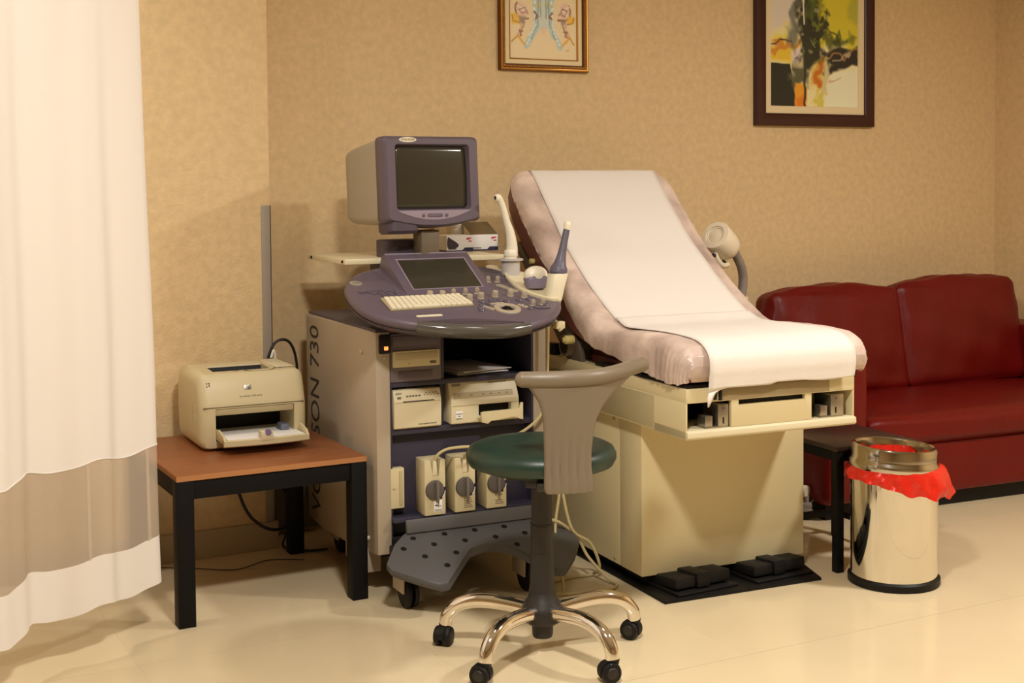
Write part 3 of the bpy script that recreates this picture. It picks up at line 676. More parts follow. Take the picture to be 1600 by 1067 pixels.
def connector(x, y, z, label, kind):
    t = thing('probe_connector', label, 'connector', ul(x, y, z), UA, 'probe connectors locked to the cart')
    m = MB(); m.box(0, .078, -.008, .078, 0, .19, .005); b = m.build('housing', M_cream, t)
    cut(b, MB().prism([(.020, .20), (.030, .135), (.052, .135), (.060, .20)], 'y', -.05, .05))
    m = MB(); m.prism([(.030, .136), (.034, .185), (.046, .185), (.050, .136)], 'y', -.004, .03, .002); m.build('strain_relief', M_cream2, t)
    m = MB(); m.cyl((.036, -.007, .088), (.036, -.018, .088), .034, .032, seg=32, b=.003); k = m.build('lock_dial', mat('dial_grey', (92, 86, 80), .45), t)
    m = MB(); m.box(.037, .047, -.028, -.016, .046, .124, .003); m.build('dial_grip', mat('dial_grip_grey', (112, 104, 96), .45), k)
    a0, a1 = (-1.05, .25)
    ring = [(.040 + .037 * cos(a), .086 + .037 * sin(a)) for a in np.linspace(a0, a1, 10)] + [(.040 + .027 * cos(a), .086 + .027 * sin(a)) for a in np.linspace(a1, a0, 10)]
    m = MB(); m.prism(ring, 'y', -.0095, -.006); ar = lab(m.build('lock_arrow', M_navy, t), 'navy arc with a white arrow')
    ring = [(.040 + .0365 * cos(a), .086 + .0365 * sin(a)) for a in np.linspace(-.8, -.1, 8)] + [(.040 + .0335 * cos(a), .086 + .0335 * sin(a)) for a in np.linspace(-.1, -.8, 8)]
    m = MB(); m.prism(ring, 'y', -.0100, -.009); m.build('arrow', M_white, ar)
    if kind == 0:
        m = MB(); m.box(.033, .064, -.0088, -.006, .012, .052, .0004); s = lab(m.build('sticker', M_paper, t), 'white paper sticker')
        m = MB(); m.box(.037, .047, -.0092, -.0085, .032, .036, 0); m.box(.050, .052, -.0092, -.0085, .028, .044, 0); m.box(.054, .060, -.0092, -.0085, .030, .032, 0); m.box(.036, .062, -.0092, -.0085, .018, .0195, 0); m.box(.036, .062, -.0092, -.0085, .0145, .0155, 0); m.build('sticker_print', M_ink, s)
    else:
        m = MB(); m.cyl((.036, -.007, .046), (.036, -.0086, .046), .003, seg=12); m.box(.042, .060, -.0086, -.007, .0445, .0475, 0)
        for q in range(5 if kind == 1 else 3): m.box(.033 + .002 * (q % 2), .066 - .003 * (q % 3), -.0086, -.007, .014 + q * .006, .0165 + q * .006, 0)
        m.build('lettering', M_print, t)
    return t
connector(.155, -.032, .274, 'cream probe connector with a white sticker, nearest the left panel', 0)
connector(.266, -.032, .274, 'middle cream probe connector, half its top behind the green seat', 1)
connector(.385, -.032, .274, 'cream probe connector furthest right, its top hidden by the green seat', 2)
m = MB(); m.box(.05, .59, -.026, .055, .258, .2735, .002); m.build('connector_ledge', M_indigo, U)

# ---- probes
hd = thing('probe_cup', 'pale grey flanged cup on the console tray holding a long white probe', 'cup', (0, 0, 0), UA)
hd.location = UO; q = cp(.415, .205, .004)
m = MB(); m.lathe([(.034, -.008), (.034, .062), (.046, .064), (.046, .070), (.040, .072), (.032, .070), (.030, .01), (.001, .008)], (q.x + .018, q.y + .05, q.z - .006), (0, 0, 1), 30); m.build('cup_wall', M_cupg, hd)
qc = Vector((q.x + .018, q.y + .05, q.z))
p1 = thing('endocavity_probe', 'long bent white probe standing in the pale grey cup', 'probe', UO, UA)
m = MB(); m.tube([qc + Vector(v) for v in ((.0, 0, .006), (.0, 0, .06), (.006, 0, .10), (.0, .0, .155), (-.014, 0, .20), (-.03, 0, .255), (-.045, 0, .284))], [.022, .024, .021, .0165, .0125, .0115, .0135], 16, sm=6); m.build('handle', M_probe, p1)
m = MB(); m.sphere(qc + Vector((-.049, 0, .286)), .0155, 16, (1, 1, 1)); m.build('probe_head', M_probe, p1)
m = MB(); m.sphere(qc + Vector((-.061, -.004, .287)), .0075, 12, (.5, 1, 1)); lab(m.build('lens', M_ink, p1), 'dark lens')
m = MB(); m.lathe([(.0245, 0), (.026, .004), (.024, .02), (.0215, .024)], qc + Vector((.001, 0, .073)), (0, 0, 1), 20); m.build('collar', M_probe, p1)
p2 = thing('convex_probe', 'stubby probe with a round ivory dome lying on the console tray', 'probe', UO, UA)
q = cp(.452, .085, .005)
m = MB(); m.sphere(q + Vector((0, 0, .045)), .0455, 24, (1, .64, .74), 14); d2 = m.build('dome', M_probe, p2)
m = MB(); m.loft([[q + Vector((x, y * .8, z - .004 * (abs(x) / .04) ** 2)) for x, y in rrect(-w, w, -.034, .034, .026)] for w, z in ((.026, .0), (.034, .003), (.037, .014), (.043, .030), (.044, .040), (.036, .046))]); m.build('grip', mat('lilac_grip', (138, 128, 150), .45), p2)
p3 = thing('transvaginal_probe', 'slate purple wand with an ivory tip upright in its white tube holder', 'probe', UO, UA)
b3 = cp(.478, -.004, .0)
ax = Vector((.235, .03, .95)).normalized()
m = MB(); m.tube([b3 + ax * s for s in (.078, .088, .104, .125, .155, .20, .246)], [.024, .032, .031, .021, .0155, .0125, .0115], 18, sm=4); lab(m.build('handle', mat('slate_purple', (98, 94, 110), .42), p3), 'slate purple')
m = MB(); m.tube([b3 + ax * s for s in (.243, .252, .263, .271, .275)], [.0115, .0135, .014, .011, .004], 16, sm=3); lab(m.build('tip', M_probe, p3), 'ivory tip')
m = MB(); m.loft([[b3 + ax * s + Vector((x, y, 0)) for x, y in rrect(-w, w, -w * .92, w * .92, w * .72)] for s, w in ((-.01, .030), (.03, .031), (.084, .0335), (.087, .032), (.086, .029), (.06, .027))]); m.build('tube_holder', M_key, U)

# ---- cables of the probes
def cable(pts, r, label, name='probe_cable', mt=None, group=None, sm=7):
    mt = mt or M_cable
    m = MB(); m.tube(pts, r, 8, sm=sm); o = m.build(name, mt); tag(o, label, 'cable', group); return o
def cl(*p): return ul(*p)
cable([cl(.195, -.025, .450), cl(.203, -.04, .480), cl(.232, -.055, .500), cl(.28, -.08, .508), cl(.34, -.10, .508), cl(.44, -.06, .50), cl(.60, -.04, .52), cl(.655, -.04, .57)], .0052, 'cream cable arching from the stickered connector behind the green seat')
cable([cl(.306, -.025, .450), cl(.309, -.045, .475), cl(.334, -.055, .492), cl(.40, -.07, .505), cl(.52, -.04, .53), cl(.60, -.03, .58), cl(.625, -.03, .65), cl(.632, -.03, .77), cl(.635, -.03, .93)], .0052, 'cream cable running from the middle connector up past the right panel')
cable([cl(.625, -.10, .43), cl(.628, -.12, .332), cl(.612, -.12, .214), cl(.60, -.15, .12), cl(.59, -.22, .012), cl(.55, -.20, .006)], .0052, 'short cream cable hanging straight down from behind the stool backrest')
cable([cl(.640, -.11, .43), cl(.640, -.12, .33), cl(.672, -.13, .190), cl(.744, -.13, .132), cl(.778, -.135, .05), cl(.77, -.105, .012), cl(.70, -.09, .006), cl(.615, -.10, .006), cl(.5, -.08, .006)], .0055, 'cream cable looping from behind the seat down onto the floor')
cable([cl(.58, -.115, .235), cl(.63, -.125, .215), cl(.700, -.115, .155), cl(.735, -.13, .085), cl(.775, -.19, .022), cl(.79, -.235, .007), cl(.75, -.27, .006), cl(.69, -.268, .006), cl(.62, -.265, .006), cl(.52, -.22, .006)], .0055, 'cream cable coiled widest on the floor beside the examination table')
# ================================================================== SWIVEL STOOL
st = thing('swivel_stool', 'green round swivel stool with grey backrest and chrome castor base', 'stool', (1.919, 3.435, 0), radians(-28))
m = MB(); m.lathe([(.001, .556), (.12, .556), (.195, .560), (.215, .568), (.224, .585), (.224, .600), (.216, .616), (.195, .626), (.14, .630), (.06, .6285), (.001, .628)], (0, .012, 0), seg=56); m.build('seat', M_green, st)
m = MB(); m.lathe([(.16, .550), (.16, .557), (.06, .558)], seg=32); m.box(-.05, .06, -.14, .06, .525, .555, .006); m.box(-.018, .02, -.20, -.05, .528, .552, .004); m.build('seat_plate', M_stoolcol, st)
m = MB(); m.lathe([(.043, .10), (.041, .12), (.038, .15), (.0365, .24), (.0355, .30), (.0355, .303), (.034, .304), (.034, .385), (.033, .386), (.033, .389), (.031, .39), (.031, .53)], seg=28); m.build('column', M_stoolcol, st)
m = MB(); m.lathe([(.001, .048), (.028, .048), (.031, .055), (.032, .085), (.045, .09), (.060, .10), (.066, .125), (.060, .145), (.045, .165), (.038, .185)], seg=30); m.build('hub', M_stoolcol, st)
legs = (-51, 21, 93, 165, -123)
def leg_at(a): 
    c, s = cos(radians(a)), sin(radians(a)); return lambda r, z: Vector((c * r, s * r, z))
L0 = leg_at(0)
m = MB(); m.tube([L0(.040, .128), L0(.10, .137), (L0(.17, .143)), L0(.225, .138), L0(.27, .120), L0(.297, .090), L0(.304, .062)], [.023, .0225, .022, .022, .0215, .021, .020], 16, sm=6)
proto = m.build('leg', M_chrome, st); proto.rotation_euler = (0, 0, radians(legs[0]))
swiv = [200, 150, 60, 250, 160]
def stool_caster(a, sw):
    c0 = leg_at(a)(.306, 0)
    m = MB(); m.cyl(c0 + Vector((0, 0, .066)), c0 + Vector((0, 0, .050)), .019, .017, seg=18, b=.002)
    d = Vector((cos(radians(sw)), sin(radians(sw)), 0)); e = Vector((-d.y, d.x, 0)); wc = c0 + d * .012
    prof_ = [(.030 * cos(t), .030 + .030 * sin(t)) for t in np.linspace(radians(-10), radians(200), 14)]
    m.loft([[wc + d * (u * 1.04) + Vector((0, 0, z)) + e * w for u, z in prof_] for w in (-.010, .010)])
    c = m.build('caster', M_rubber, st)
    for s in (-1, 1):
        k = MB(); k.cyl(wc + e * s * .006 + Vector((0, 0, .029)), wc + e * s * .026 + Vector((0, 0, .029)), .029, seg=26, b=.006); k.build('wheel', M_rubber, c)
        k = MB(); k.cyl(wc + e * s * .024 + Vector((0, 0, .030)), wc + e * s * .0285 + Vector((0, 0, .030)), .018, .015, seg=22, b=.001); k.build('wheel_cap', M_stoolcol, c)
for i, a in enumerate(legs):
    if i: d_ = proto.copy(); COL.objects.link(d_); d_.rotation_euler = (0, 0, radians(a)); d_.parent = st
    stool_caster(a, swiv[i])
# backrest: one sheet that narrows downward from the curved top bar
bar = [Vector(p) for p in ((-.055, -.225, .853), (0, -.230, .853), (.077, -.222, .853), (.15, -.187, .853), (.21, -.115, .853), (.264, -.012, .853), (.305, .05, .855))]
bars = smooth(bar, 10)
def bx_at(x): 
    X_ = [p.x for p in bars]; Y_ = [p.y for p in bars]; return float(np.interp(x, X_, Y_))
zs = [.535, .545, .56, .60, .65, .70, .735, .765, .79, .812, .828, .842, .853]
lft = [.006, .002, .002, .003, .003, .002, .001, -.004, -.012, -.026, -.038, -.048, -.053]
rgt = [.132, .136, .136, .136, .137, .144, .153, .170, .193, .226, .258, .286, .300]
rings = []
for z, a, b in zip(zs, lft, rgt):
    n = 24; fr, bk = [], []
    for k in range(n + 1):
        t = k / n; x = a + (b - a) * t; y = bx_at(x)
        rib = 0
        if z < .72:
            rib = .0060 * (1 - max(0, (z - .60) / .12)) * (1 if z > .56 else .6) * (abs(sin(t * pi * 6)) ** .6 - .3)
        low = .010 if z < .57 else 0
        nx = (bx_at(x + .004) - bx_at(x - .004)) / .008; nl = 1 / sqrt(1 + nx * nx)
        edge = min(1, t / .06, (1 - t) / .06) ** .5
        fr.append((x + nx * nl * (.012 * edge + rib + low), y - nl * (.012 * edge + rib + low), z)); bk.append((x, y + .006, z))
    rings.append(fr + bk[::-1])
m = MB(); m.loft(rings); br = m.build('backrest', M_stool, st, ang=60)
m = MB(); m.tube([p + Vector((0, 0, 0)) for p in bars], [.0225, .0235, .024, .024, .0235, .0235, .023, .0225, .022], 16); m.build('top_bar', M_stool, br)
for p_, r_ in ((bars[0], .0226), (bars[-1], .0221)): MB().sphere(p_, r_, 16).build('bar_end', M_stool, br)
m = MB()
for k in range(6): m.sphere((.018 + k * .020, bx_at(.018 + k * .020) - .010, .541), .014, 12, (.9, .9, .6))
m.build('scalloped_edge', M_stool, br)

# ================================================================== EXAMINATION TABLE
EO = (2.503, 3.780, 0); EA = radians(-4)
ex = thing('examination_table', 'cream examination couch with a raised burgundy backrest and black base plate', 'medical table', EO, EA)
m = MB(); m.prism([(.0, -.155), (.634, -.155), (.692, .048), (.692, 1.0), (.0, 1.0)], 'z', 0, .010, .002); m.build('base_plate', M_black, ex)
m = MB(); m.box(.035, .64, .03, .97, .009, .055, .002); m.build('recessed_base', M_black, ex)
m = MB(); m.box(0, .672, 0, .157, .05, .586, .004); m.build('front_cover', M_exam, ex)
m = MB(); m.box(.001, .671, .160, 1.0, .05, .586, .004); sd = m.build('side_cover', M_exam, ex)
for z in (.569, .069):
    m = MB(); m.cyl((.003, .193, z), (-.003, .193, z), .0065, seg=14, b=.001); m.build('bolt', M_taupe, sd)
# upper housing
HX0, HX1, HY = -.03, .628, -.34
m = MB(); m.box(HX0, HX1, HY, .72, .699, .745, .003); m.box(HX0, HX0 + .006, HY + .002, .72, .585, .702, .001); m.box(HX1 - .006, HX1, HY + .002, .72, .585, .702, .001); m.box(HX0, HX1, -.14, .72, .586, .70, .002); hs = m.build('housing', M_exam, ex)
m = MB(); m.prism([(HY - .012, .590), (HY - .010, .608), (HY + .004, .612), (-.14, .612), (-.14, .583), (HY - .004, .583)], 'x', HX0, HX1, .002); m.build('bottom_lip', M_cream2, ex)
m = MB(); m.box(.141, .455, HY + .002, HY + .02, .612, .7, .002); dr = m.build('drawer_front', M_exam, ex)
cut(dr, MB().box(.168, .429, HY - .02, HY + .05, .682, .7035, .001))
m = MB(); m.box(.143, .453, HY + .021, -.15, .613, .698, 0); m.box(-.022, .139, -.16, -.141, .613, .699, 0); m.box(.137, .141, HY + .02, -.145, .613, .698, 0); m.box(HX0 + .006, HX0 + .009, HY + .01, -.145, .613, .698, 0); m.build('cavity_shade', M_black, ex)  # black sheets stand in for the shade inside the openings
m = MB(); m.box(.455, .46, HY + .02, -.145, .613, .698, 0); m.box(.46, .54, -.16, -.141, .613, .699, 0); m.build('opening_shade', M_black, ex)  # black over the shaded half of the right opening only
m = MB(); m.box(.09, .525, HY - .0012, HY + .004, .702, .743, .0005); m.build('front_rail', M_taupe, ex)
for x0, x1, xs0, z0 in ((.094, .134, .048, 0), (.537, .590, .498, .0)):
    m = MB(); m.box(x0, x1, HY + .008, HY + .10, .616, .688, .003); k = m.build('stirrup_bracket', M_metal, ex)
    m = MB(); m.box(xs0, xs0 + .028, HY + .012, HY + .06, .616, .652, .002); m.box(xs0, x1, HY + .01, HY + .08, .6125, .618, .001); m.build('bracket_foot', M_metal, k)
    m = MB(); m.cyl((x0 + .02, HY + .010, .675), (x0 + .02, HY + .006, .675), .002, seg=8); m.box(x0 + .018, x0 + .022, HY + .006, HY + .01, .625, .645, .0005); m.build('bracket_slot', M_black, k)
m = MB(); m.box(.070, .078, HY - .008, HY + .002, .706, .742, .001); m.box(.086, .096, HY - .014, HY + .002, .704, .744, .002); lt = m.build('latch', M_black, ex)
m = MB(); m.box(.078, .086, HY - .010, HY, .708, .735, .001); m.build('latch_bolt', M_metal, lt)
# foot pedals
for sx, sy in ((.0, 0), (.322, .012)):
    m = MB(); m.box(.052 + sx, .308 + sx, -.128 + sy, .055 + sy, .010, .020, .004, M=Matrix.Translation((sx + .17, sy - .03, 0)) @ Matrix.Rotation(radians(6), 4, 'Z') @ Matrix.Translation((-sx - .17, -sy + .03, 0)))
    pd = m.build('foot_pedal', M_rubber, ex); MR = Matrix.Translation((sx + .17, sy - .03, 0)) @ Matrix.Rotation(radians(6), 4, 'Z') @ Matrix.Rotation(radians(-4), 4, 'X') @ Matrix.Translation((-sx - .17, -sy + .03, .0))
    m = MB(); m.box(.060 + sx, .145 + sx, -.105 + sy, .05 + sy, .022, .058, .005, M=MR); m.build('pedal_pad', M_rubber, pd)
    m = MB(); m.box(.195 + sx, .292 + sx, -.105 + sy, .05 + sy, .022, .062, .005, M=MR); m.build('pedal_pad', M_rubber, pd)
    m = MB(); m.box(.143 + sx, .198 + sx, -.115 + sy, .055 + sy, .018, .068, .005, M=MR); m.build('pedal_band', M_black, pd)
# cushion (burgundy) and its film cover: same stations, different extent
ST = [((-.362, .815), (-.352, .782)), ((-.352, .845), (-.335, .765)), ((-.325, .872), (-.30, .758)), ((-.27, .888), (-.25, .760)), ((-.17, .893), (-.16, .768)), ((-.05, .892), (-.03, .786)), ((.07, .886), (.08, .800)), ((.15, .880), (.18, .810)), ((.20, .884), (.27, .818)), ((.25, .900), (.35, .830)), ((.34, .944), (.44, .856)), ((.461, 1.014), (.57, .924)), ((.57, 1.088), (.675, .998)), ((.674, 1.162), (.775, 1.075)), ((.77, 1.248), (.875, 1.155)), ((.85, 1.322), (.955, 1.225)), ((.915, 1.385), (1.012, 1.295)), ((.958, 1.425), (1.045, 1.345)), ((.992, 1.446), (1.058, 1.385)), ((1.015, 1.450), (1.06, 1.41))]
CX0, CX1 = -.048, .688
def sect(Tp, Bp, grow=0., lo=1., n=9, inset=0.):
    "rounded band across the couch: from the left lower edge over the top to the right lower edge"
    Tv, Bv = Vector((0, *Tp)), Vector((0, *Bp)); h = (Tv - Bv); H = h.length; hn = h.normalized()
    yy = Tp[0]; rc = 0.
    if yy < -.27: rc = .048 * (1 - sqrt(max(0, 1 - ((-.27 - yy) / .098) ** 2)))
    if yy > .89: rc = .085 * (1 - sqrt(max(0, 1 - ((yy - .89) / .132) ** 2)))
    x0, x1 = CX0 - grow + inset + rc, CX1 + grow - inset - rc; r = min(.052, H * .5)
    pts = []
    P = []
    for k in range(n + 1):
        a = pi - k * (pi / 2) / n; P.append((x0 + r + r * cos(a), 1 - r / H + (r / H) * sin(a)))
    Q = [(x0 + x1 - x, f) for x, f in P[::-1]]
    mid = [(x0 + r + (x1 - x0 - 2 * r) * t, 1) for t in (.2, .4, .6, .8)]
    L = [(x0 + .012 * (1 - lo) ** 1, 1 - lo)] + [(x0, 1 - lo * s) for s in (.8, .65)]
    allp = [(x0 + .004, 1 - lo), (x0, 1 - lo * .82)] + P + mid + Q + [(x1, 1 - lo * .82), (x1 - .004, 1 - lo)]
    for x, f in allp: 
        p = Bv + hn * (f * H + (grow if f > .5 else 0)); pts.append((x, p.y, p.z))
    return pts
seatST = ST[:9]; backST = ST[7:]
m = MB(); m.loft([sect(*s, inset=.006) for s in seatST]); m.build('seat_cushion', M_burg, ex, ang=50)
m = MB(); m.loft([sect((s[0][0], s[0][1] - .006), s[1], inset=.004) for s in backST]); m.build('back_cushion', M_burg, ex, ang=50)
m = MB(); m.box(.02, .60, -.30, .40, .744, .772, .004); m.box(.04, .58, .0, .5, .745, .80, .004); m.build('cushion_board', M_burg, ex)
m = MB(); m.box(-.02, .645, -.33, .30, .7445, .757, .002); m.build('cushion_frame', M_black, ex)
for x in (-.025, .64): MB().prism([(.40, .745), (.52, .745), (.98, 1.14), (.95, 1.17), (.86, 1.10), (.42, .82)], 'x', x, x + .02, .002).build('back_hinge', mat('hinge_taupe', (92, 80, 66), .5), ex)
m = MB(); m.lathe([(.040, 0), (.040, .70), (.034, .70), (.030, .66), (.030, 0.04), (.034, 0)], (-.052, .49, .798), (1, 0, 0), 28); rl = m.build('roll_holder', mat('roller_taupe', (120, 106, 90), .45), ex)
m = MB(); m.cyl((-.0525, .49, .798), (-.02, .49, .798), .030, seg=24); m.build('roll_end', M_black, rl)
m = MB(); m.cyl((-.048, .415, .828), (-.085, .415, .828), .016, seg=20, b=.004); m.cyl((-.085, .415, .828), (-.092, .415, .828), .010, seg=16, b=.002); m.build('release_knob', mat('ivory_knob', (206, 190, 120), .45), ex)
m = MB(); m.cyl((-.03, .764, 1.098), (-.062, .764, 1.098), .011, seg=16, b=.003); m.build('release_knob', MATS['ivory_knob'], ex)
m = MB(); m.box(-.03, .0, .62, .67, .745, .79, .002); m.build('hinge_block', M_black, ex)

cv = thing('cushion_cover', 'crinkled translucent plastic cover stretched over the couch cushions', 'cover', EO, EA)
rings = []; S2 = []
for i in range(len(ST) - 1):
    for k in range(10):
        t = k / 10; S2.append(tuple(tuple(ST[i][q][c] * (1 - t) + ST[i + 1][q][c] * t for c in (0, 1)) for q in (0, 1)) + ((i + t) / (len(ST) - 1),))
S2.append(ST[-1] + (1.,))
for (Tp, Bp, u) in S2:
    lo = 1.03 if u < .42 else 1.03 - .58 * min(1, (u - .42) / .16)
    ring = sect(Tp, Bp, grow=.005, lo=lo)
    n = len(ring); out = []
    for k, (x, y, z) in enumerate(ring):
        side = 1 if k < 8 or k > n - 9 else 0
        e = max(0, 1 - min(k, n - 1 - k) / 8)
        amp = (.0050 if u < .22 else .0016) * e
        wob = sin(u * 330 + k * .5) * amp * (.8 if u < .22 else .3) + sin(u * 83 + 1.3) * amp * .6 + random.uniform(-.0012, .0012) * (e > 0)
        sgn = -1 if k < n / 2 else 1
        out.append((x + sgn * wob, y, z + (sin(u * 120) * .002 * e if k in (0, n - 1) else 0)))
    rings.append(out)
m = MB(); m.loft(rings, cap=False, closed=False)
r0 = rings[0]; m.loft([r0, [(x * .985 + .005, y + .002, min(z, .80) - .012) for x, y, z in r0], [(x * .96 + .013, y + .014, .768) for x, y, z in r0], [(x * .9 + .03, y + .05, .762) for x, y, z in r0]], cap=False, closed=False)
m.build('film', M_cover, cv, ang=180, norm=True)

pa = thing('paper_sheet', 'long white crepe paper sheet running down the couch and over its front edge', 'paper', EO, EA)
top = [Vector((0, *s[0])) for s in ST[::-1]]
path = [Vector((0, 1.035, 1.435))] + [top[k] + Vector((0, -.004, .0075)) for k in range(1, len(top) - 2)] + [Vector((0, -.366, .850)), Vector((0, -.374, .81)), Vector((0, -.370, .775)), Vector((0, -.366, .748))]
path[11:14] = [Vector((0, .255, .918)), Vector((0, .19, .897)), Vector((0, .12, .894))]
path = smooth(path, 5); L = len(path)
G = []
for k, p in enumerate(path):
    t = k / (L - 1); row = []
    for j in range(25):
        s = j / 24
        x = .036 + .010 * (1 - t) + (.606 - .036) * s + .003 * sin(t * 23) * (s - .5)
        w = .0016 * sin(s * 17 + t * 9) * (1 if t > .55 else .3) + .0012 * sin(s * 41 + t * 31) * (t > .6)
        q = Vector((x, p.y - (w if t > .85 else 0), p.z + (w if t <= .85 else 0)))
        if k == L - 1: q.z += -.003 + .010 * (.5 + .5 * sin(s * 11 + 2)) * (s > .45) - (.012 * max(0, 1 - s * 9))
        row.append(q)
    G.append(row)
m = MB(); m.grid(G)
lo_ = [G[-1][j] for j in range(4)]
m.grid([[v.copy() for v in lo_], [Vector((.030, lo_[0].y - .004, .718)), Vector((.046, lo_[1].y - .003, .722)), Vector((.056, lo_[2].y - .002, .730)), Vector((.070, lo_[3].y, .738))], [Vector((.027, lo_[0].y - .010, .690)), Vector((.031, lo_[0].y - .010, .690)), Vector((.034, lo_[0].y - .008, .692)), Vector((.038, lo_[0].y - .006, .696))]])
m.build('sheet', M_examp, pa, ang=180, solid=.0008)

# ================================================================== EXAM LAMP
la = thing('gooseneck_lamp', 'ivory gooseneck examination lamp on a wheeled stand behind the couch', 'lamp', (3.52, 4.55, 0))
m = MB(); m.cyl((0, 0, .10), (0, 0, .905), .016, seg=20); m.build('pole', M_lamp, la)
m = MB(); m.lathe([(.03, .89), (.034, .895), (.034, .91), (.012, .914)], seg=24); m.build('pole_cap', M_lamp, la)
mg = MB(); mg.tube([(0, 0, .905), (.008, -.005, .95), (.004, -.012, 1.0), (-.022, -.03, 1.05), (-.066, -.046, 1.105)], .0195, 14, sm=8); mg.build('gooseneck', M_flex, la)
hc = Vector((-.142, -.060, 1.150)); hx = Vector((-.80, -.30, .52)).normalized()
m = MB(); m.lathe([(.001, -.085), (.026, -.085), (.036, -.078), (.058, -.052), (.062, -.03), (.065, .055), (.062, .062), (.043, .063), (.041, .052)], hc, hx, 36); hd_ = m.build('lamp_head', M_lamp, la)
m = MB(); m.lathe([(.042, .055), (.0415, .0585), (.036, .059), (.034, .056), (.030, .057), (.014, .059), (.001, .0605)], hc, hx, 30); m.build('lens', mat('lens_glass', (226, 214, 190), .15), hd_)
m = MB(); u_ = hx.cross(Vector((0, 0, 1))).normalized(); dn = hx.cross(u_).normalized() * (1 if hx.cross(u_).z < 0 else -1)
m.tube([hc + dn * .060 + hx * .03, hc + dn * .078 + hx * .0, hc + dn * .082 - hx * .05, hc + dn * .06 - hx * .085], .013, 10, sm=5); m.build('lamp_handle', M_lamp, hd_)
m = MB(); m.cyl(hc + dn * .062 + hx * .025, hc + dn * .082 + hx * .025, .010, seg=12); m.cyl(hc + dn * .06 - hx * .055, hc + dn * .086 - hx * .055, .009, seg=12); m.build('handle_screw', M_black, hd_)
for k in range(4):
    a = radians((-68, 72, 118, -128)[k]); d = Vector((cos(a), sin(a), 0)); e = Vector((-d.y, d.x, 0)); wc = d * .312
    m = MB(); m.tube([d * .0 + Vector((0, 0, .125)), d * .18 + Vector((0, 0, .122)), d * .315 + Vector((0, 0, .118))], [.024, .024, .024], 14, sm=4); lgx = m.build('base_leg', M_lamp, la)
    m = MB(); m.cyl(wc + Vector((0, 0, .10)), wc + Vector((0, 0, .072)), .010, seg=12); m.box(-.026, .022, -.021, .021, .052, .074, .006, M=Matrix.Translation(wc) @ Matrix.Rotation(a + .5, 4, 'Z')); m.build('caster_fork', M_flex, lgx)
    w2 = Vector((cos(a + 2.07), sin(a + 2.07), 0))
    m = MB(); m.cyl(wc + w2 * -.014 + Vector((0, 0, .034)), wc + w2 * .014 + Vector((0, 0, .034)), .034, seg=26, b=.006); m.build('wheel', M_rubber, lgx)
    m = MB(); m.cyl(wc + w2 * -.019 + Vector((0, 0, .036)), wc + w2 * .019 + Vector((0, 0, .036)), .025, seg=22, b=.004); m.build('wheel_cap', M_flex, lgx)
    if k == 0:
        m = MB(); m.cyl(wc + Vector((.015, 0, .065)), wc + Vector((.085, -.02, .125)), .004, seg=8); m.build('brake_lever', M_flex, lgx)

# ================================================================== SMALL DARK TABLE
dt = thing('dark_table', 'low black side table between the couch and the steel bin', 'table', (3.222, 3.612, 0), radians(-4))
m = MB(); m.box(0, .35, 0, .45, .437, .455, .002); m.build('tabletop', mat('dark_brown_top', (44, 26, 24), .35), dt)
for x, y in ((0.004, .004), (.316, .004), (.316, .416), (.004, .416)): MB().box(x, x + .03, y, y + .03, 0, .438, .001).build('leg', M_blackwood, dt)
for a in ((.034, .316, .008, .026), (.034, .316, .424, .442), (.008, .026, .034, .416), (.324, .342, .034, .416)): MB().box(*a, .40, .4375, .001).build('apron', M_blackwood, dt)
MB().box(.324, .342, .034, .416, .08, .105, .001).build('stretcher', M_blackwood, dt); MB().box(.034, .316, .424, .442, .08, .105, .001).build('stretcher', M_blackwood, dt)

# ================================================================== BIN
bn = thing('waste_bin', 'round polished steel waste bin with a black base ring', 'bin', (3.339, 3.453, 0), radians(-28))
m = MB(); m.lathe([(.152, .0), (.157, .004), (.157, .024), (.150, .030), (.145, .028)], seg=64); m.build('base_ring', M_black, bn)
m = MB(); m.lathe([(.146, .02), (.1485, .026), (.1485, .415), (.144, .415), (.142, .03), (.001, .028)], seg=96); m.build('body', M_steel, bn)
TR = Matrix.Translation((0, 0, .452)) @ Matrix.Rotation(radians(3.5), 4, 'Y')
m = MB(); m.lathe([(.134, -.055), (.150, -.050), (.154, -.040), (.153, -.026), (.147, -.018), (.1465, -.010), (.1465, .022), (.144, .028), (.137, .030), (.1315, .027), (.129, .020), (.129, -.05)], seg=72); bmesh.ops.transform(m.bm, matrix=TR, verts=m.bm.verts); m.build('rim', M_steelrim, bn)
bg = thing('bin_bag', 'crumpled red plastic bag folded over under the bin rim', 'bag', (3.339, 3.453, 0), radians(-28))
rings = []
NB = 150
def bagr(a, t):
    right = max(0, cos(a - .05)) ** 1.5
    left = max(0, -cos(a)) ** 2
    flare = .004 + .040 * right + .010 * left
    drop = .042 + .060 * max(0, cos(a + .62)) ** 1.3 + .006 * sin(3 * a + 1) + .004 * sin(11 * a)
    tri = lambda x: abs((x / pi) % 2 - 1) * 2 - 1
    cr = .005 * tri(9 * a + 2.5 * t) + .004 * tri(14 * a - 5 * t + 1) + .003 * tri(23 * a + 4 * t) + .010 * right * tri(5 * a + 6 * t)
    r = .1505 + flare * sin(min(1, t * 1.25) * pi / 2) + (cr + .006) * (.15 + t) * .8
    z = .412 - drop * t + .016 * sin(min(t * 2, 1) * pi) * right + .004 * tri(13 * a + 3) * t
    return max(r, .1505), z
for t in np.linspace(0, 1, 11):
    rings.append([(bagr(a, t)[0] * cos(a), bagr(a, t)[0] * sin(a), bagr(a, t)[1]) for a in np.linspace(0, 2 * pi, NB, endpoint=False)])
r_last = rings[-1]
rings.append([(x * .965, y * .965, z + .010) for x, y, z in r_last])
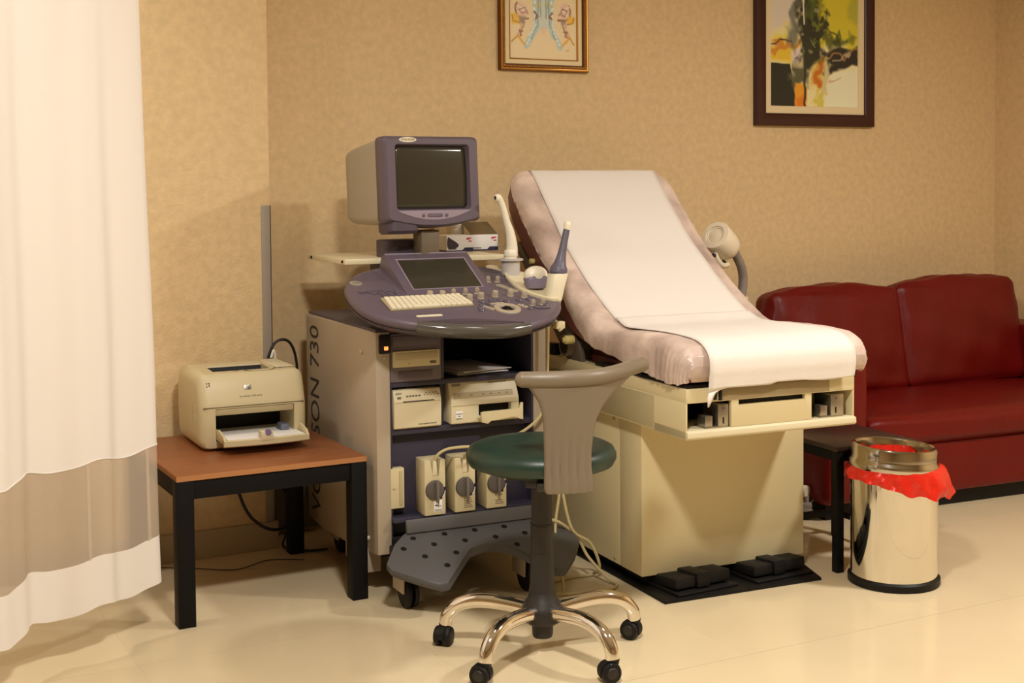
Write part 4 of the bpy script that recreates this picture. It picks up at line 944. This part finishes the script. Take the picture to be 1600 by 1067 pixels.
m = MB(); m.loft(rings, cap=False); m.build('bag_skirt', M_bag, bg, ang=70, norm=True)
rings = []
for t in np.linspace(0, 1, 8):
    row = []
    for a in np.linspace(0, 2 * pi, NB, endpoint=False):
        cr = .006 * sin(7 * a + 4 * t) + .005 * sin(15 * a - 3 * t) + .004 * sin(23 * a + 6 * t)
        r = .124 - .012 * t + cr * (.4 + t) * 1.3 - .020 * max(0, sin(5 * a)) * t; row.append((r * cos(a), r * sin(a), .456 - .045 * max(0, sin(a * 3 + .5)) ** 2 * (1 - t) - .21 * t))
    rings.append(row)
m = MB(); m.loft(rings, cap=False); m.lathe([(.124, .25), (.06, .235), (.001, .23)], seg=30, cap=False); m.build('bag_lining', M_bag, bg, ang=70)

# ================================================================== SOFA
so = thing('sofa', 'red leather two seat sofa with loose back cushions by the far wall', 'sofa', (4.238, 4.125, 0), radians(-4))
def puff(m, x0, x1, y0, y1, z0, z1, r, bulge=.012, n=14, M=None, wr=.004, seed=0):
    "cushion: rounded box whose faces swell and wrinkle"
    def P(a, b, c):
        v = Vector((a, b, c)); L_ = max(abs(a), abs(b), abs(c)); 
        return v
    hx, hy, hz = (x1 - x0) / 2, (y1 - y0) / 2, (z1 - z0) / 2; c = Vector(((x0 + x1) / 2, (y0 + y1) / 2, (z0 + z1) / 2))
    old = m._start()
    for ax_ in range(3):
        for sg in (-1, 1):
            V = []
            for i in range(n + 1):
                row = []
                for j in range(n + 1):
                    a = sin((-1 + 2 * i / n) * pi / 2) * .5 + .5 * (-1 + 2 * i / n); b = sin((-1 + 2 * j / n) * pi / 2) * .5 + .5 * (-1 + 2 * j / n)
                    q = [0, 0, 0]; q[ax_] = sg; q[(ax_ + 1) % 3] = a; q[(ax_ + 2) % 3] = b
                    H = (hx, hy, hz); w = Vector([q[k] * H[k] for k in range(3)])
                    inn = Vector([max(-(H[k] - r), min(H[k] - r, w[k])) for k in range(3)]); d = w - inn
                    if d.length > 1e-6: w = inn + d.normalized() * r
                    sw = (1 - a * a) * (1 - b * b); nrm = [0, 0, 0]; nrm[ax_] = sg
                    s_ = bulge * sw + wr * (sin(a * 7 + b * 4 + seed) + .6 * sin(a * 3 - b * 11 + seed * 2)) * (1 - max(abs(a), abs(b)) ** 6) * .5
                    row.append(m.bm.verts.new(c + w + Vector(nrm) * s_))
                V.append(row)
            for i in range(n):
                for j in range(n): m.bm.faces.new((V[i][j], V[i + 1][j], V[i + 1][j + 1], V[i][j + 1]))
    vs = [v for v in m.bm.verts if v not in old]; bmesh.ops.remove_doubles(m.bm, verts=vs, dist=1e-5)
    if M is not None: m.xf(old, M)
    return m
m = MB(); m.box(-.55, 1.28, .045, .86, 0, .068, .004); m.build('under_shadow', M_black, so)  # black block stands in for the shadow under the sofa
m = MB(); puff(m, -.372, 1.105, -.005, .80, .066, .292, .02, .004); m.build('base', M_red, so, ang=180)
m = MB(); puff(m, -.585, -.368, -.012, .90, .066, .655, .035, .006); m.build('armrest', M_red, so, ang=180)
m = MB(); puff(m, 1.10, 1.318, -.012, .90, .066, .675, .035, .006); m.build('armrest', M_red, so, ang=180)
m = MB(); puff(m, -.385, 1.115, .70, .915, .066, .80, .03, .004); m.build('back_frame', M_red, so, ang=180)
m = MB(); puff(m, -.366, 1.098, -.022, .72, .285, .412, .035, .014, 18, wr=.003); m.build('seat_cushion', M_red, so, ang=180)
MBK = lambda x: Matrix.Translation((x, .60, .41)) @ Matrix.Rotation(radians(-11), 4, 'X')
m = MB(); puff(m, -.37, .365, -.02, .14, .0, .490, .034, .034, 20, M=MBK(.0), wr=.010, seed=1); m.build('back_cushion', M_red, so, ang=180)
m = MB(); puff(m, .0, .735, -.025, .14, .0, .500, .034, .034, 20, M=MBK(.36) @ Matrix.Rotation(radians(-1.0), 4, 'Y'), wr=.010, seed=4); m.build('back_cushion', M_red, so, ang=180)

# ================================================================== PICTURES
class Paint:
    "small canvas painted by brush strokes; becomes per-vertex colour of a flat print"
    def __init__(s, w, h, rgb): s.w, s.h = w, h; s.a = np.ones((h, w, 3)) * np.array(rgb); s.Y, s.X = np.mgrid[0:h, 0:w]; s.X = s.X / (w - 1); s.Y = s.Y / (h - 1)
    def noise(s, k, seed):
        r = np.random.default_rng(seed); g = r.random((int(k * s.h / s.w) + 3, k + 3)); x = s.X * k; y = s.Y * k * s.h / s.w
        i, j = y.astype(int), x.astype(int); fy, fx = y - i, x - j
        return (g[i, j] * (1 - fy) * (1 - fx) + g[i + 1, j] * fy * (1 - fx) + g[i, j + 1] * (1 - fy) * fx + g[i + 1, j + 1] * fy * fx)
    def put(s, mask, rgb): s.a = s.a * (1 - mask[..., None]) + np.array(rgb) * mask[..., None]
    def poly(s, pts, rgb, soft=.012, nz=.02, seed=1, op=1.):
        x = s.X + (s.noise(14, seed) - .5) * nz * 2 + (s.noise(40, seed + 5) - .5) * nz; y = s.Y + (s.noise(14, seed + 9) - .5) * nz * 2
        ins = np.zeros_like(x, bool); dmin = np.full_like(x, 9.)
        n = len(pts)
        for i in range(n):
            (x0, y0), (x1, y1) = pts[i], pts[(i + 1) % n]
            c = ((y0 > y) != (y1 > y)) & (x < (x1 - x0) * (y - y0) / ((y1 - y0) or 1e-9) + x0); ins ^= c
            t = np.clip(((x - x0) * (x1 - x0) + (y - y0) * (y1 - y0)) / ((x1 - x0) ** 2 + (y1 - y0) ** 2 + 1e-12), 0, 1)
            dmin = np.minimum(dmin, np.hypot(x - x0 - t * (x1 - x0), y - y0 - t * (y1 - y0)))
        sd = np.where(ins, dmin, -dmin); s.put(np.clip(sd / soft + .5, 0, 1) * op, rgb)
    def line(s, pts, wd, rgb, soft=.006, nz=.0, seed=2, op=1.):
        x = s.X + (s.noise(18, seed) - .5) * nz * 2; y = s.Y + (s.noise(18, seed + 3) - .5) * nz * 2; d = np.full_like(x, 9.); asp = s.h / s.w
        for (x0, y0), (x1, y1) in zip(pts[:-1], pts[1:]):
            t = np.clip(((x - x0) * (x1 - x0) + (y - y0) * (y1 - y0) * asp ** 2) / ((x1 - x0) ** 2 + (y1 - y0) ** 2 * asp ** 2 + 1e-12), 0, 1)
            d = np.minimum(d, np.hypot(x - x0 - t * (x1 - x0), (y - y0 - t * (y1 - y0)) * asp))
        s.put(np.clip((wd - d) / soft + .5, 0, 1) * op, rgb)
    def mesh(s, name, x0, x1, z0, z1, y, parent):
        "y of the canvas runs downward from z1"
        V = [(x0 + (x1 - x0) * i / (s.w - 1), y, z1 - (z1 - z0) * j / (s.h - 1)) for j in range(s.h) for i in range(s.w)]
        F = [(j * s.w + i, (j + 1) * s.w + i, (j + 1) * s.w + i + 1, j * s.w + i + 1) for j in range(s.h - 1) for i in range(s.w - 1)]
        me = bpy.data.meshes.new(name); me.from_pydata(V, [], F); at = me.color_attributes.new('paint', 'FLOAT_COLOR', 'POINT')
        c = np.clip(s.a.reshape(-1, 3) / 255, 0, 1); c = np.where(c <= .04045, c / 12.92, ((c + .055) / 1.055) ** 2.4); c = np.clip(c * 1.32, 0, .92)
        at.data.foreach_set('color', np.c_[c, np.ones(len(c))].astype(np.float32).ravel()); me.materials.append(M_art)
        o = bpy.data.objects.new(name, me); COL.objects.link(o); o.parent = parent; return o
def frame_bars(m, x0, x1, z0, z1, prof):
    "mitred moulding: prof = (inset, depth) pairs"
    R = [[(x0 + i, -d, z0 + i), (x1 - i, -d, z0 + i), (x1 - i, -d, z1 - i), (x0 + i, -d, z1 - i)] for i, d in prof]
    for k in range(4):
        l = (k + 1) % 4
        for a, b in zip(range(len(R) - 1), range(1, len(R))): m.bm.faces.new([m.bm.verts.new(p) for p in (R[a][k], R[a][l], R[b][l], R[b][k])])
    bmesh.ops.remove_doubles(m.bm, verts=m.bm.verts, dist=1e-5); return m
# gold framed drawing
p1x0, p1x1, p1z0, p1z1 = 2.676, 3.123, 1.893, 2.56
pf = thing('gilt_picture', 'framed drawing of blue beaded strands in a beaded gilt frame', 'picture', (0, YW, 0))
pf.rotation_euler = (0, 0, 0)
m = MB(); frame_bars(m, p1x0, p1x1, p1z0, p1z1, [(0, 0), (0, .018), (.004, .026), (.010, .028), (.014, .024), (.024, .022), (.028, .014), (.030, .006)]); fr_ = m.build('frame', M_golddk, pf, ang=30)
m = MB(); nb_ = 0
for side in range(4):
    a, b = ((p1x0 + .018, p1z0 + .018), (p1x1 - .018, p1z0 + .018)) if side == 0 else ((p1x1 - .018, p1z0 + .018), (p1x1 - .018, p1z1 - .018)) if side == 1 else ((p1x1 - .018, p1z1 - .018), (p1x0 + .018, p1z1 - .018)) if side == 2 else ((p1x0 + .018, p1z1 - .018), (p1x0 + .018, p1z0 + .018))
    Ln = sqrt((a[0] - b[0]) ** 2 + (a[1] - b[1]) ** 2); n = int(Ln / .0095)
    for k in range(n):
        t = (k + .5) / n; m.sphere((a[0] + (b[0] - a[0]) * t, -.024, a[1] + (b[1] - a[1]) * t), .0046, 8, n=5)
bd_ = m.build('beading', M_gold, fr_); bd_['kind'] = 'stuff'
m = MB(); frame_bars(m, p1x0 + .002, p1x1 - .002, p1z0 + .002, p1z1 - .002, [(.0, .02), (.002, .0268), (.007, .0285), (.010, .0275)]); m.build('gilt_edge', M_gold, fr_, ang=30)
m = MB(); frame_bars(m, p1x0 + .028, p1x1 - .028, p1z0 + .028, p1z1 - .028, [(0, .008), (.003, .014), (.022, .014), (.023, .009)]); m.build('mount', M_mat, pf)
m = MB(); frame_bars(m, p1x0 + .0495, p1x1 - .0495, p1z0 + .0495, p1z1 - .0495, [(0, .0145), (.002, .016), (.005, .0145), (.006, .008)]); m.build('mount_edge', M_gold, pf)
# the drawing: canvas spans 0..1 downward; the visible part of the photo is its lower third
A = Paint(150, 214, (226, 200, 160))
def sy(v): return .50 + v * .50          # v: 0 at the photo's top edge of the picture, 1 at the mount
for sgn in (-1, 1):
    X = lambda v: .5 + sgn * v
    A.line([(X(.03), sy(-1)), (X(.03), sy(.45))], .055, (190, 200, 192), .03, .01, 3, .9)
    A.line([(X(.10), sy(-1)), (X(.11), sy(.30)), (X(.10), sy(.48)), (X(.15), sy(.60)), (X(.24), sy(.78))], .038, (168, 190, 188), .015, .012, 5)
    A.line([(X(.04), sy(-1)), (X(.04), sy(.34))], .010, (140, 158, 152), .008, .008, 6)
    for k in range(14):
        v = -.9 + k * .1
        A.line([(X(.115 + .02 * (k % 2)), sy(v)), (X(.12), sy(v + .02))], .014, (222, 226, 216), .01, .0, 8) if v < .35 else None
    for k in range(6):
        t = k / 5; A.line([(X(.10 + .12 * t), sy(.46 + .28 * t)), (X(.11 + .12 * t), sy(.47 + .28 * t))], .013, (214, 222, 214), .01)
    A.line([(X(.06), sy(.13)), (X(.08), sy(.17))], .02, (206, 190, 96), .02)
    # curled ornament with a yellow wing
    A.poly([(X(.20), sy(.32)), (X(.24), sy(.16)), (X(.34), sy(.13)), (X(.40), sy(.20)), (X(.38), sy(.34)), (X(.30), sy(.38))], (208, 178, 158), .03, .02, 11)
    A.line([(X(.37), sy(.14)), (X(.39), sy(.22)), (X(.37), sy(.34)), (X(.32), sy(.38)), (X(.21), sy(.36))], .010, (136, 96, 66), .008, .01, 12)
    A.line([(X(.36), sy(.17)), (X(.28), sy(.22)), (X(.24), sy(.20)), (X(.34), sy(.28))], .012, (226, 206, 190), .01, .01, 13)
    A.poly([(X(.33), sy(.38)), (X(.41), sy(.28)), (X(.46), sy(.32)), (X(.44), sy(.44)), (X(.34), sy(.44))], (222, 174, 56), .02, .015, 14)
    A.poly([(X(.24), sy(.37)), (X(.33), sy(.36)), (X(.33), sy(.46)), (X(.27), sy(.48))], (150, 128, 112), .02, .015, 15)
    A.line([(X(.30), sy(.46)), (X(.35), sy(.62))], .022, (206, 168, 142), .012, .012, 16)
    A.line([(X(.28), sy(.48)), (X(.33), sy(.64))], .007, (140, 104, 70), .006, .01, 17)
    A.line([(X(.36), sy(.64)), (X(.44), sy(.74))], .010, (190, 138, 40), .008, .01, 18)
    A.line([(X(.36), sy(.64)), (X(.27), sy(.77))], .012, (206, 160, 50), .008, .01, 19)
    A.line([(X(.12), sy(.28)), (X(.08), sy(.33)), (X(.13), sy(.38))], .012, (132, 82, 52), .01, .012, 20)
for sgn in (-1, 1):
    X = lambda v: .5 + sgn * v
    A.line([(X(.22), sy(.30)), (X(.26), sy(.20)), (X(.33), sy(.22)), (X(.30), sy(.30)), (X(.25), sy(.27))], .006, (150, 108, 84), .006, .012, 33)
    A.line([(X(.34), sy(.43)), (X(.42), sy(.40)), (X(.44), sy(.33))], .006, (150, 104, 40), .006, .01, 34)
    A.line([(X(.29), sy(.56)), (X(.34), sy(.55)), (X(.31), sy(.62))], .007, (132, 92, 62), .006, .01, 35)
    A.line([(X(.07), sy(-.2)), (X(.075), sy(.30)), (X(.09), sy(.46)), (X(.17), sy(.66))], .007, (120, 148, 148), .006, .014, 36)
    A.line([(X(.13), sy(.30)), (X(.13), sy(.48)), (X(.20), sy(.62))], .007, (226, 232, 224), .006, .014, 37)
A.poly([(.46, sy(.50)), (.54, sy(.50)), (.52, sy(.58)), (.48, sy(.58))], (212, 184, 160), .03, .02, 22, .7)
A.line([(.82, sy(.84)), (.86, sy(.83))], .004, (150, 130, 100), .004, .006, 30)
A.mesh('drawing', p1x0 + .045, p1x1 - .045, p1z0 + .048, p1z1 - .048, -.008, pf)
# abstract painting in a dark frame
q0, q1, qz0, qz1 = 4.062, 4.812, 1.672, 2.62
pq = thing('abstract_picture', 'yellow, black and white abstract painting in a dark mahogany frame', 'picture', (0, YW, 0))
m = MB(); frame_bars(m, q0, q1, qz0, qz1, [(0, 0), (0, .026), (.006, .034), (.014, .036), (.05, .030), (.06, .024), (.062, .008)]); m.build('frame', M_mahog, pq, ang=30)
m = MB(); frame_bars(m, q0 + .060, q1 - .060, qz0 + .060, qz1 - .060, [(0, .008), (0, .016), (.036, .016), (.038, .010)]); m.build('mount', M_mat, pq)
B = Paint(190, 238, (226, 212, 168))
VS = .40                               # the photo shows the canvas from this height down
def V(x, y): return (x, VS + (1 - VS) * y)
B.poly([V(-.1, -.8), V(1.1, -.8), V(1.1, .36), V(-.1, .36)], (216, 206, 150), .05, .05, 40)
B.poly([V(.45, -.8), V(1.1, -.8), V(1.1, .35), V(.5, .36)], (196, 184, 50), .05, .06, 41)
B.poly([V(.80, -.5), V(1.1, -.6), V(1.1, .12), V(.92, .04)], (168, 166, 60), .06, .05, 42)
B.poly([V(-.1, -.8), V(.38, -.8), V(.30, .12), V(-.1, .26)], (206, 196, 184), .06, .06, 43)
B.poly([V(.02, .28), V(.18, .16), V(.22, .30), V(.03, .34)], (214, 200, 84), .06, .05, 44)
B.poly([V(-.1, .38), V(.24, .34), V(.24, .535), V(-.1, .535)], (214, 182, 54), .03, .02, 45)
B.line([V(-.05, .40), V(.12, .34), V(.3, .36)], .022, (196, 132, 48), .02, .05, 46)
B.line([V(-.05, .36), V(.16, .29), V(.24, .30)], .007, (54, 50, 40), .008, .02, 47)
B.poly([V(.23, .40), V(.34, .38), V(.30, .53), V(.24, .54)], (206, 192, 190), .02, .03, 48)
B.poly([V(-.1, .535), V(.22, .535), V(.32, 1.1), V(-.1, 1.1)], (34, 36, 28), .008, .006, 49)
B.poly([V(.55, .38), V(1.1, .33), V(1.1, .54), V(.80, .58), V(.62, .68)], (40, 38, 34), .02, .03, 50)
B.line([V(.62, .44), V(.85, .42), V(1.05, .37)], .018, (150, 112, 70), .03, .05, 51)
B.line([V(.70, .50), V(.9, .42)], .008, (188, 172, 140), .02, .04, 52)
B.poly([V(.60, .86), V(.72, .62), V(1.1, .55), V(1.1, 1.1), V(.50, 1.1), V(.56, .96)], (232, 218, 188), .03, .03, 53)
B.line([V(.66, .72), V(.80, .66)], .006, (176, 156, 116), .015, .03, 54)
B.poly([V(.24, .55), V(.44, .50), V(.42, .76), V(.28, .80)], (84, 84, 60), .05, .05, 55)
B.poly([V(.26, .76), V(.40, .78), V(.42, 1.1), V(.30, 1.1)], (216, 148, 40), .02, .02, 56)
B.poly([V(.28, .90), V(.40, .88), V(.41, 1.1), V(.30, 1.1)], (206, 116, 30), .03, .02, 57)
B.poly([V(.46, .60), V(.60, .44), V(.66, .54), V(.62, .78), V(.50, .98), V(.42, .90)], (204, 176, 84), .04, .05, 58)
B.poly([V(.62, .44), V(.68, .56), V(.64, .80), V(.58, .86), V(.60, .6)], (196, 186, 140), .03, .03, 59)
B.line([V(.58, .50), V(.53, .66), V(.54, .78)], .030, (186, 104, 34), .03, .04, 60)
B.poly([V(.42, .84), V(.52, .82), V(.56, 1.1), V(.44, 1.1)], (226, 210, 160), .04, .05, 61)
B.poly([V(.50, .92), V(.60, .86), V(.58, 1.1), V(.52, 1.1)], (196, 186, 80), .04, .05, 62)
B.line([V(.39, .48), V(.385, .86), V(.39, 1.05)], .010, (42, 38, 28), .012, .01, 63)
B.poly([V(.36, -.8), V(.56, -.8), V(.62, .20), V(.60, .44), V(.46, .56), V(.34, .54), V(.34, .30), (.32, VS + .05)], (44, 46, 34), .06, .08, 64)
B.line([V(.30, -.4), V(.26, .10), V(.24, .32)], .04, (96, 100, 92), .05, .06, 65, .8)
B.line([V(.60, .28), V(.74, .26), V(.86, .30)], .040, (74, 82, 34), .06, .08, 66, .85)
B.line([V(.58, .10), V(.70, .18), V(.76, .30)], .022, (52, 58, 30), .04, .08, 67, .8)
B.line([V(.46, -.3), V(.48, .12)], .045, (96, 118, 40), .06, .08, 68, .6)
B.line([V(.52, -.4), V(.56, .10)], .028, (170, 166, 40), .05, .06, 69, .7)
rr = np.random.default_rng(5)
for k in range(44):
    x, y = rr.uniform(.34, .66), rr.uniform(-.2, .52); c = [(150, 140, 120), (28, 28, 22), (110, 124, 44), (60, 62, 48)][k % 4]
    dx, dy = rr.uniform(-.05, .05), rr.uniform(-.05, .05); B.line([V(x, y), V(x + dx, y + dy)], rr.uniform(.004, .014), c, .012, .03, 80 + k, .8)
B.line([V(.37, -.4), V(.375, .10)], .008, (226, 214, 206), .008, .01, 70)
B.mesh('canvas', q0 + .094, q1 - .094, qz0 + .094, qz1 - .094, -.010, pq)

# ================================================================== CABLES AND SOCKET BY THE WALL
def wire(pts, r, label, mt=M_blackcable, sm=8, name='power_cord'):
    m = MB(); m.tube(pts, r, 8, sm=sm); o = m.build(name, mt); return tag(o, label, 'cable')
wire([(1.548, 4.90, .745), (1.575, 4.90, .800), (1.615, 4.90, .812), (1.645, 4.90, .785), (1.665, 4.91, .72), (1.672, 4.92, .62), (1.668, 4.94, .45), (1.66, 4.97, .30), (1.66, 5.02, .20)], .0055, 'thick black cord arching out behind the laser printer')
wire([(1.555, 4.88, .748), (1.566, 4.885, .775), (1.572, 4.885, .760), (1.572, 4.885, .735)], .0045, 'short white cord loop at the back of the laser printer', M_white)
wire([(1.40, 4.90, .44), (1.41, 4.89, .30), (1.45, 4.87, .17), (1.52, 4.85, .105), (1.60, 4.87, .10), (1.66, 4.93, .16), (1.68, 5.0, .22)], .006, 'black cord sagging beneath the walnut table in front of the skirting')
wire([(1.61, 5.10, .33), (1.62, 5.02, .24), (1.66, 4.98, .16), (1.63, 4.95, .06), (1.60, 4.90, .012), (1.66, 4.82, .008), (1.74, 4.80, .008)], .005, 'black cord dropping from the wall box to the floor behind the table leg')
wire([(1.10, 4.90, .004), (1.24, 4.80, .004), (1.36, 4.72, .004), (1.50, 4.78, .004), (1.62, 4.72, .004)], .0018, 'thin dark wire lying on the floor under the walnut table')
wx = thing('socket_box', 'grey cable box on the wall behind the walnut table', 'socket', (1.72, YW, 0))
m = MB(); m.box(-.09, .10, -.045, 0, .02, .25, .004); m.build('box', mat('grey_box', (120, 112, 100), .5), wx)
m = MB(); m.box(-.092, .102, -.048, 0, .25, .258, .002); m.build('lid', M_white, wx)
